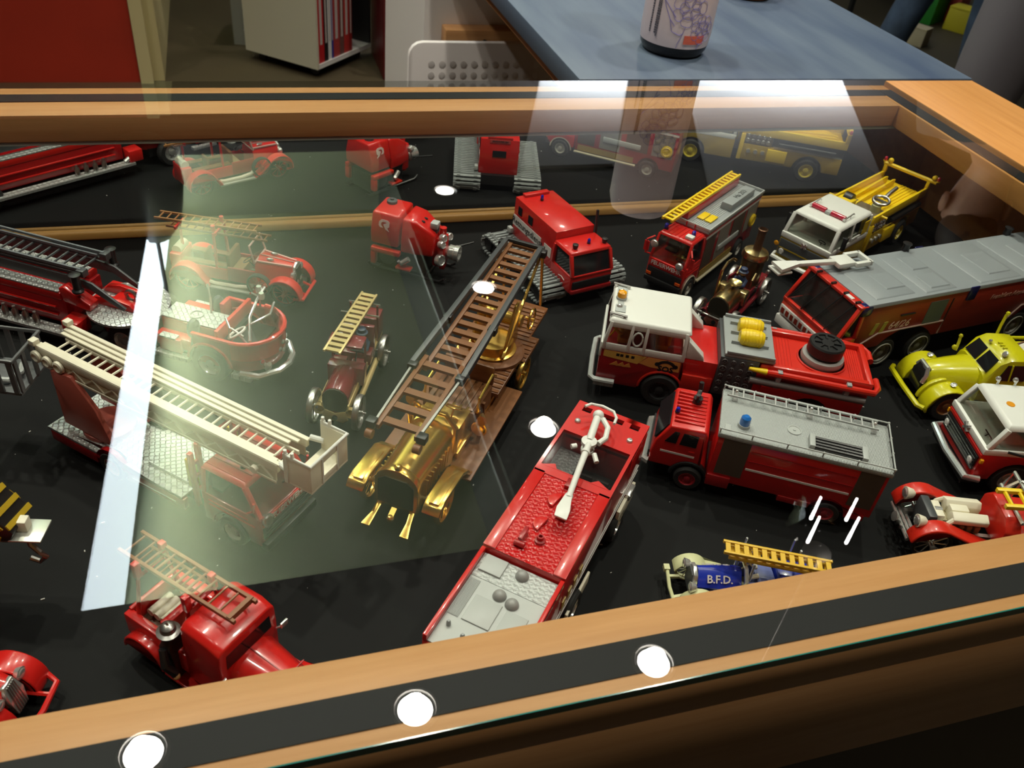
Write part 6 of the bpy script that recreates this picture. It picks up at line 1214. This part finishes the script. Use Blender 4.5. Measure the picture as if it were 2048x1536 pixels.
# ---- portable pump ------------------------------------------------------------------------------
def pump():
    P = toy('portable_pump', 'red portable pump on a black skid with silver outlets and a white curled badge', 'toy pump', .225, 1.125, -33)
    q = T()
    for s in (-1, 1): q.tube([(-52, s * 26, 8), (-46, s * 26, 3), (62, s * 26, 3), (70, s * 26, 9)], 2.2, 8)
    for x in (-34, 0, 40): q.cyl((x, -26, 4), (x, 26, 4), 2, n=8)
    q.obj('skid', black, P); T().box(-42, 38, -22, 22, 6, 40).obj('engine', black, P, bevel=3)
    T().loft([[(x, -33, 46), (x, 33, 46), (x, 34, 66), (x, 26, 95), (x, -26, 95), (x, -34, 66)] for x in (-46, -2)]).obj('tank', red, P, bevel=4, seg=3)
    T().lathe([(8, 0), (8, 4), (3, 5), (3, 7), (0, 7)], (-30, 10, 95), n=10).obj('tank_cap', dgrey, P)
    T().loft([[(1, -32, 40), (1, 32, 40), (1, 32, 62), (1, 25, 93), (1, -25, 93), (1, -32, 62)], [(22, -31, 40), (22, 31, 40), (22, 31, 60), (22, 23, 90), (22, -23, 90), (22, -31, 60)], [(50, -25, 40), (50, 25, 40), (50, 24, 54), (50, 16, 72), (50, -16, 72), (50, -24, 54)]]).obj('shroud', red, P, bevel=4, seg=3)
    for y in (2, -9): T().sph((27, y, 87), 3, 8, (1.3, .7, .5)).obj('shroud_vent', black, P)
    T().box(38, 50, -10, 4, 78, 88).obj('control_box', lgrey, P, bevel=2); T().box(40, 49, -9, 3, 70, 77.9).obj('box_foot', dgrey, P)
    # curled white badge on both flanks, sloped like the tank
    for s in (-1, 1):
        c = Vector((-25, s * 31.4, 80)); ux, uy = Vector((-s, 0, 0)), Vector((0, -s * .27, .96)); nn = Vector((0, s * .96, .27))
        def bp(u, v, h=0): return tuple(c + ux * u + uy * v + nn * h)
        o_ = [(-9, 4), (-5, 8), (6, 8), (10, 5), (10, -3), (7, -6), (11, -11), (4, -8), (-1, 0), (3, 2), (5, 3), (4, 4), (-3, 4), (-5, 2), (-5, -2), (-1, -6), (-6, -6), (-9, -3)]
        T().loft([[bp(u * .85, v * .85, .2) for u, v in o_], [bp(u * .85, v * .85, 1.0) for u, v in o_]]).obj('badge', mat('badge_white', (.60, .42, .40), .5), P)
        T().box(-44, 2, s * 33 - 5, s * 33 + 5, 34, 42).obj('side_guard', ored, P, bevel=2); T().box(-44, -36, s * 33 - 5, s * 33 + 5, 14, 34).obj('side_leg', red, P, bevel=1.5); T().box(-4, 20, s * 33 - 5, s * 33 + 7, 14, 18).obj('foot_plate', ored, P, bevel=1)
        T().lathe([(6, 0), (12, 2), (12, 5), (9, 6), (0, 6)], (-20, s * 26, 26), (0, s, 0), 18).obj('starter', dgrey, P); T().cyl((4, s * 36, 24), (16, s * 34, 34), 4, n=12).cyl((6, s * 37, 24), (2, s * 40, 30), 2.4, n=10).obj('tap', chrome, P)
    T().box(44, 62, -12, 12, 18, 66).obj('pump_housing', red, P, bevel=3); T().cyl((56, 0, 20), (56, 0, 80), 5, n=12).obj('pump_pipe', red, P)
    for y, z, r in ((-16, 60, 6), (-10, 68, 6), (-20, 36, 9), (16, 58, 6)): T().lathe([(r * .7, -8), (r, -6), (r, 0), (r * .8, 1.5), (r * .7, 0), (0, 0)], (62, y, z), (1, -.4, .25), 18).obj('gauge', chrome, P)
    T().lathe([(8, 0), (9, 3), (11, 4), (11, 12), (12, 13), (12, 20), (9, 20), (8, 8), (0, 8)], (62, 4, 40), (1, 0, 0), 22).obj('suction_outlet', chrome, P); T().cyl((66, 16, 40), (92, 40, 44), 1.5, n=8).obj('crank_handle', black, P)
    T().box(54, 62, -6, 6, 12, 20).obj('pump_foot', red, P, bevel=1)
pump()

# ---- white turntable-ladder truck --------------------------------------------------------------
def white_ladder_truck():
    P = toy('turntable_ladder_truck', 'red turntable-ladder truck with long cream-white ladder and rescue basket over its cab', 'toy truck', -.0325, .653, -44)
    wheels(P, (16, -150), 32, 18, 12, hm=mat('dull_hub', (.33, .31, .26), .4))
    T().box(-238, 50, -22, 22, 14, 26).obj('chassis', black, P)
    T().box(-243, -50, -37, 37, 26, 29).obj('bed', sil_tread, P)
    for s in (-1, 1):
        T().prism(sideprof(-240, -48, 12, [(-48, 25.8), (-240, 25.8)], ((-150, 22, 18),)), s * 34 - 3, s * 34 + 3).obj('skirt', dred, P, bevel=.6); T().box(-120, -60, s * 37, s * 37.6, 17, 18).obj('skirt_line', tint_w, P)
        fender(P, 16, 18, 24, s * 33 - 3, s * 33 + 5, 0, 180, 2.6, mat('pale_arch', (.52, .52, .48), .4)); T().cyl((-236, s * 30, 14), (-236, s * 34, 14), 6, n=12).obj('rear_lamp', chrome, P)
    T().box(-112, -56, -20, 28, 29.1, 33).obj('tread_plate', sil_tread, P)
    T().lathe([(28, 0), (28, 5), (24, 7), (0, 7)], (-190, 0, 29.2), n=32).obj('turntable', mat('pink_red', (.46, .10, .07), .45), P)
    for s in (-1, 1): T().prism([(-226, 36), (-154, 36), (-170, 80), (-196, 112), (-226, 108)], s * 24 - 3, s * 24 + 3).obj('turret_cheek', mat('pink_red', (.46, .10, .07), .45), P, bevel=1)
    cab(P, -18, 56, 76, 20, 58, 90, 18, dred, red, ((16, 24, 18),), tap=3, pil=5, crown=3, roof_ribs=7, roof_b=2)
    T().box(54.5, 58, -36, 36, 30, 46).obj('grille', black, P, bevel=1); T().box(52, 62, -38, 38, 16, 27).obj('bumper', black, P, bevel=1.6); T().box(55.5, 57.5, -36, 36, 47, 57).obj('front_panel', red, P, bevel=.6)
    text('FEUERWEHR', 10, lettering, P, (57.7, 0, 51.5), (0, 1, 0), (0, 0, 1), depth=.25, bold=.15)
    for k in range(4): T().box(58, 58.8, -34, 34, 32 + k * 3.4, 33.4 + k * 3.4).obj('grille_bar', dgrey, P)
    for s in (-1, 1):
        lamp(P, (60, s * 31, 56), (1, 0, .3), 7, 7, chrome, steel, 'spotlight'); T().box(-10, 48, s * 38, s * 38.7, 44, 46).box(-10, 40, s * 38, s * 38.6, 50, 51.5).obj('door_rib', red, P); T().tube([(40, s * 38, 60), (50, s * 40, 70), (52, s * 40, 82)], 1.4, 6).obj('mirror_arm', red, P)
    T().lathe([(3, 0), (3, 3), (0, 3.5)], (20, -16, 93.4), n=12).obj('roof_cap', black, P)
    q = T()
    for s in (-1, 1):
        q.bar((-30, s * 34, 29), (-30, s * 34, 100), 5, 5, (1, 0, 0)); q.bar((-30, s * 24, 29), (-30, s * 24, 106), 5, 5, (1, 0, 0))
        for z in (48, 66, 84): q.bar((-30, s * 24, z), (-30, s * 34, z), 3, 4)
    q.bar((-30, -26, 101), (-30, 26, 101), 4, 5); q.obj('ladder_rest', red, P, bevel=.6)
    for s in (-1, 1): T().box(-42, -32, s * 29 - 3, s * 29 + 3, 46, 84).obj('yellow_board', yellow, P, bevel=.6)
    # nested ladder: three deep side beams each with a lattice, rungs between
    for s in (-1, 1):
        yb = s * 21
        T().box(-252, 64, yb - 2.2, yb + 2.2, 106, 116).obj('ladder_beam', cream, P, bevel=.6)
        for x1, z0, yc in ((66, 117, 20.5), (58, 114.4, 16), (50, 112, 11.6)): T().box(-254, x1, s * yc - 2.3, s * yc + 2.3, z0 - 2.4, z0).obj('ladder_flange', cream, P, bevel=.5)
        T().box(-246, 62, yb + s * 2.3, yb + s * 3.2, 92, 95).obj('lower_chord', cream, P, bevel=.3); T().box(-250, 60, yb - 1, yb + 1, 92, 106).obj('side_web', mat('cream_shade', (.62, .54, .38), .5), P)
        for k in range(11): T().bar((-240 + k * 27, yb + s * 1.6, 95), (-226 + k * 27, yb + s * 1.6, 106), 1.2, 1.6, (0, 1, 0)).bar((-226 + k * 27, yb + s * 1.6, 106), (-213 + k * 27, yb + s * 1.6, 95), 1.2, 1.6, (0, 1, 0)).obj('lattice', cream, P)
        for x, r in ((-250, 7), (-234, 6.4), (-218, 7)): T().lathe([(r, 0), (r, 3), (r * .7, 4), (r * .6, 2.4), (0, 2.4)], (x, yb + s * 3, 104), (0, s, 0), 20).obj('pulley', cream, P)
        T().lathe([(4, 0), (4, 4), (0, 4)], (38, yb + s * 3, 100), (0, s, 0), 14).obj('pin', cream, P)
        T().box(-258, -250, yb - 4, yb + 4, 116, 122).obj('beam_head', cream, P, bevel=.6)
    ladder(P, (-248, 0, 105), (62, 0, 105), 20, rail=(2, 5), n=28, rungd=2.6, mt=cream)
    # basket
    b = T(); a0, a1, h = 70, 100, 27
    b.box(a0, a1, -h, h, 92, 94.5); b.box(a1 - 2, a1, -h, -h + 16, 94.5, 126).box(a1 - 2, a1, h - 16, h, 94.5, 126).box(a1 - 2, a1, -h + 16, h - 16, 94.5, 102).box(a1 - 2, a1, -h + 16, h - 16, 118, 126)
    b.box(a0, a1 - 2, -h, -h + 2, 94.5, 126).box(a0, a1 - 2, h - 2, h, 94.5, 126)
    bk_ = b.obj('basket', cream, P, bevel=.5)
    T().tube([(a0, -h, 127), (a1, -h, 127), (a1, h, 127), (a0, h, 127)], 1.8, 8).obj('basket_rim', white, bk_)
    for y in (-h, h):
        for x in (a0 + 2, a0 + 10): T().cyl((x, y, 126), (x, y, 134), 2, 1.6, 8).obj('basket_peg', white, bk_)
        T().box(a0, a0 + 4, y - 1.6, y + 1.6, 94, 130).obj('basket_post', white, bk_)
    for y in (-11, 11): T().box(a1 - .2, a1 + 1.2, y - .8, y + .8, 94, 125).obj('basket_frame', white, bk_)
    T().cyl((60, -22, 106), (74, -25, 106), 3, n=10).cyl((60, 22, 106), (74, 25, 106), 3, n=10).obj('basket_hinge', white, bk_)
white_ladder_truck()
for o_ in [q for q in bpy.data.objects if q.parent and q.parent.name == 'turntable_ladder_truck']:
    k_ = o_.name.split('.')[0]
    if k_ in ('ladder', 'ladder_beam', 'ladder_flange', 'lower_chord', 'side_web', 'lattice', 'pulley', 'pin', 'beam_head'): o_.location = mm(6, 0, 13)
    if k_ in ('basket', 'basket_hinge'): o_.location = mm(10, 3, 22 if k_ == 'basket' else 16)

# ---- small red engine with a fireman on its step -----------------------------------------------
def step_engine():
    P = toy('vintage_fire_engine', 'glossy red round-roofed engine with tan ladder and black fireman on its side step', 'toy truck', -.049, .458, -47)
    wheels(P, (92, -72), 26, 16, 9, hm=mat('red_disc', (.30, .012, .014), .35))
    T().box(-100, 110, -16, 16, 14, 24).obj('chassis', black, P)
    rs = lambda x, hw, z: [(x, hw, 24), (x, hw, 70), (x, hw * .97, z - 4), (x, hw * .8, z), (x, -hw * .8, z), (x, -hw * .97, z - 4), (x, -hw, 70), (x, -hw, 24)]
    T().loft([rs(-24, 30, 93), rs(-18, 31, 96), rs(8, 32, 96), rs(21, 32, 91)]).obj('cab', red, P, bevel=1.6, smooth=50)
    T().vf([(21.5, -25, 66), (21.5, 25, 66), (21.5, 24, 82), (21.5, -24, 82), (18, -25, 66), (18, 25, 66), (18, 24, 80), (18, -24, 80)], [(0, 1, 2, 3), (7, 6, 5, 4), (0, 4, 5, 1), (1, 5, 6, 2), (2, 6, 7, 3), (3, 7, 4, 0)]).obj('windscreen', window, P)
    for s in (-1, 1): T().box(-12, 12, s * 30.4 - .5, s * 30.4 + .5, 62, 80).obj('side_window', window, P, bevel=.3)
    hd = lambda x, hw, z: [(x, hw, 24), (x, hw, z - 12), (x, hw * .6, z - 2), (x, 0, z), (x, -hw * .6, z - 2), (x, -hw, z - 12), (x, -hw, 24)]
    T().loft([hd(20, 24, 66), hd(70, 19, 60), hd(104, 15, 54)]).obj('hood', red, P, smooth=50)
    T().loft([hd(104.2, 15, 55), hd(108, 14, 53)]).obj('grille', chrome, P, bevel=.8); T().bar((22, 0, 66.5), (102, 0, 54.8), 1, 1).obj('hood_seam', dred, P); T().bar((62, -19, 60), (62, 19, 60), .8, 1).obj('hood_seam', dred, P)
    for s in (-1, 1):
        y0, y1 = (20, 38) if s > 0 else (-38, -20)
        T().prism(arc((92, 16), 26, -5, 140, 12) + [(52, 22), (40, 18), (40, 14)] + arc((92, 16), 23, 140, -5, 10), y0, y1).obj('fender', red, P, bevel=3, seg=3); T().prism(arc((-72, 16), 25, 0, 180, 12) + arc((-72, 16), 22, 180, 0, 10), y0, y1).obj('rear_fender', red, P, bevel=3, seg=3)
        T().box(-48, 42, s * 29 - 8, s * 29 + 8, 12, 16).obj('running_board', red, P, bevel=.8); T().box(-98, -22, s * 26 - 4, s * 26 + 4, 26, 52).obj('body_side', red, P, bevel=1.5); lamp(P, (100, s * 25, 44), (1, 0, 0), 6, 7, chrome, tint_w)
        T().box(25, 27, s * 35 - 4, s * 35 + 4, 60, 66).tube([(22, s * 29, 60), (26, s * 33, 62)], 1, 6).obj('mirror', chrome, P, bevel=.6)
    T().box(-98, -22, -22, 22, 26, 34).obj('rear_floor', mat('bench_brown', (.12, .06, .03), .5), P); T().box(-64, -56, -20, 20, 34, 56).obj('bench_back', red, P, bevel=1); T().box(-98, -94, -24, 24, 30, 54).obj('tail_board', red, P, bevel=1)
    for k in range(4): T().cyl((-88 + k * 8, -12, 40), (-88 + k * 8, 12, 40), 4, n=12).obj('hose_coil', hose_m, P)
    for x in (-30, -88):
        T().tube([(x, -22, 50), (x, -14, 92), (x, 14, 92), (x, 22, 50)], 2, 8).obj('gantry', red, P)
        for y in (-14, 14): T().box(x - 3, x + 3, y - 3, y + 3, 92, 110).obj('gantry_horn', red, P, bevel=1)
    tn = mat('ladder_brown', (.27, .11, .045), .5)
    ladder(P, (18, 4, 107), (-116, 4, 102), 24, rail=(3, 4), n=11, rungd=2.2, mt=tn); ladder(P, (-26, 3, 100), (-100, 3, 97), 18, rail=(2.4, 3), n=12, rungd=2, mt=tn)
    T().box(10, 14, -9, 17, 104, 110).obj('ladder_stop', tn, P)
    # toy fireman in black with silver helmet
    x, y = -38, -30
    T().loft([[(x - 6, y - 7, 16), (x + 6, y - 7, 16), (x + 6, y + 7, 16), (x - 6, y + 7, 16)], [(x - 6, y - 7, 40), (x + 6, y - 7, 40), (x + 6, y + 7, 40), (x - 6, y + 7, 40)], [(x - 6, y - 9, 60), (x + 6, y - 9, 60), (x + 6, y + 9, 60), (x - 6, y + 9, 60)], [(x - 4, y - 5, 68), (x + 4, y - 5, 68), (x + 4, y + 5, 68), (x - 4, y + 5, 68)]]).obj('fireman_coat', black, P, bevel=2.4, seg=3)
    T().tube([(x + 1, y - 9, 62), (x + 6, y - 14, 48), (x + 10, y - 10, 36)], 3.8, 10).sph((x + 10, y - 10, 35), 3.6, 10).obj('fireman_arm', black, P); T().sph((x + 12, y - 10, 33), 3.2, 10).obj('fireman_hand', skin_t, P); T().tube([(x, y + 9, 62), (x + 8, y + 12, 66), (x + 14, y + 8, 76)], 3.6, 10).obj('fireman_arm', black, P)
    h = T().sph((x, y, 73), 5.6, 14).obj('fireman_head', skin_t, P); T().lathe([(9.5, 0), (9.8, 1), (6.6, 2.4), (6, 7), (3, 9.5), (0, 10)], (x, y, 75), n=20).tube([(x - 6, y, 79), (x, y, 86), (x + 6, y, 79)], 1, 6).obj('fireman_helmet', steel, h)
step_engine()

# ---- red car in the front left corner ----------------------------------------------------------
def corner_car():
    P = toy('vintage_fire_car', 'red round-fendered car with chrome grille cut off in the front left corner', 'toy truck', -.224, .462, -22)
    wheels(P, (-12, -120), 22, 17, 9)
    T().box(-140, 4, -16, 16, 14, 24).obj('chassis', black, P)
    hd = lambda x, hw, z: [(x, hw, 22), (x, hw, z - 14), (x, hw * .66, z - 3), (x, 0, z), (x, -hw * .66, z - 3), (x, -hw, z - 14), (x, -hw, 22)]
    T().loft([hd(2, 11, 50), hd(-20, 16, 56), hd(-60, 22, 60)]).obj('hood', red, P, smooth=60)
    gr = T().loft([[(2, 8, 18), (2, 10, 34), (0, 7, 49), (0, -7, 49), (2, -10, 34), (2, -8, 18)], [(9, 7, 16), (8, 9, 34), (4, 6, 50), (4, -6, 50), (8, -9, 34), (9, -7, 16)]]).obj('grille', chrome, P, bevel=1)
    for k in range(5): T().bar((9.4, -5 + k * 2.5, 18), (5, -4 + k * 2, 48), .8, 1).obj('grille_bar', steel, gr)
    for s in (-1, 1):
        y0, y1 = (13, 33) if s > 0 else (-33, -13)
        T().prism(arc((-12, 17), 25, -20, 130, 12) + [(-44, 20), (-60, 14)] + arc((-12, 17), 21, 130, -20, 10), y0, y1).obj('fender', red, P, bevel=4, seg=3); lamp(P, (4, s * 15, 40), (1, 0, 0), 5.5, 6, chrome, chrome)
        T().box(-110, -58, s * 20 - 3, s * 20 + 3, 22, 44).obj('body_side', red, P, bevel=1.5); fender(P, -120, 17, 24, s * 24 - 9, s * 24 + 9, 0, 180, 3, red)
    T().tube([(8, 32, 18), (22, 26, 15), (24, 0, 14), (22, -26, 15), (8, -32, 18)], 2.6, 8).tube([(2, 12, 16), (22, 14, 15)], 2, 6).obj('bumper', red, P)
    T().box(-140, -62, -20, 20, 24, 46).obj('body', red, P, bevel=2)
corner_car()

# ---- crane truck and platform truck at the left edge, mostly out of the picture ----------------
def crane():
    P = toy('crane_truck', 'black and yellow striped crane boom with silver hook block at the left edge', 'toy truck', -.425, .60, -14)
    wheels(P, (80, -90), 34, 20, 13); T().box(-140, 118, -34, 34, 18, 42).obj('chassis', red, P, bevel=2); T().box(96, 128, -30, 30, 22, 60).obj('crane_cab', red, P, bevel=3); T().box(-60, 40, -30, 30, 42.2, 84).obj('crane_house', black, P, bevel=3)
    st = mat('stripe_yellow', (.50, .33, .02), .35)
    T().prism([(-20, 80), (110, 110), (150, 146), (172, 144), (204, 96), (198, 84), (150, 86), (0, 62)], 26, 62).obj('boom_head', black, P, bevel=2.5)
    top = lambda x: 144 - (x - 172) * 1.5 if x > 172 else 145.0
    for y in (25.7, 62.3):
        for k in range(5):
            x = 128 + k * 14; T().prism([(x, 90), (x + 7, 89.5), (x + 27, min(140, top(x + 27) - 4)), (x + 20, min(141, top(x + 20) - 4))] if x + 27 < 206 else [(x, 88), (x + 7, 87.5), (x + 9, 92), (x + 4, 98)], y - .6, y + .6).obj('boom_stripe', st, P)
    for k in range(4):
        x = 176 + k * 8; z = top(x); T().bar((x, 27, z + .6), (x + 4, 61, z - 5.2), 5, 1.6, (.83, 0, .55)).obj('boom_stripe', st, P)
    T().torus((158, 44, 145), (0, 1, 0), 12, 3.4, 20, 8).obj('sheave', black, P)
    T().box(190, 224, 26, 52, 86, 88).obj('hook_plate', mat('plate_silver', (.62, .62, .56), .3, .5), P, bevel=.4); T().box(200, 210, 36, 46, 88, 100).obj('hook_block', cream, P, bevel=1); T().tube([(206, 40, 86), (207, 38, 70), (214, 36, 62), (218, 36, 56), (212, 36, 50), (204, 36, 54)], 2.6, 8).obj('hook', steel, P)
crane()
def platform():
    P = toy('platform_truck', 'dark grey slatted rescue basket of a platform truck at the left edge', 'toy truck', -.455, .888, -20)
    wheels(P, (70, -90), 34, 20, 13); T().box(-140, 100, -34, 34, 18, 60).obj('body', red, P, bevel=2); T().box(70, 120, -32, 32, 24, 84).obj('platform_cab', red, P, bevel=4)
    T().bar((-100, 0, 84), (170, 0, 112), 14, 12).obj('boom', dgrey, P, bevel=1.5)
    B = T(); cx, h = 208, 27; st = mat('basket_grey', (.14, .145, .15), .35)
    B.tube([(cx - h, -h, 128), (cx + h, -h, 128), (cx + h, h, 128), (cx - h, h, 128)], 2.4, 8, True); b = B.obj('basket', st, P)
    T().box(cx - h, cx + h, -h, h, 84, 87).obj('basket_floor', st, b)
    for k in range(4):
        o = -h + 4 + k * 15.3
        for a in ((cx + h, o), (cx - h, o)): T().box(a[0] - 1.2, a[0] + 1.2, a[1] - 2.6, a[1] + 2.6, 87, 127).obj('slat', st, b)
        for y in (-h, h): T().box(cx + o - 2.6, cx + o + 2.6, y - 1.2, y + 1.2, 87, 127).obj('slat', st, b)
    T().tube([(cx - 12, -16, 92), (cx + 8, -14, 92), (cx + 14, 0, 93), (cx + 8, 14, 92)], 3.2, 8).obj('basket_seat', lgrey, b)
platform()
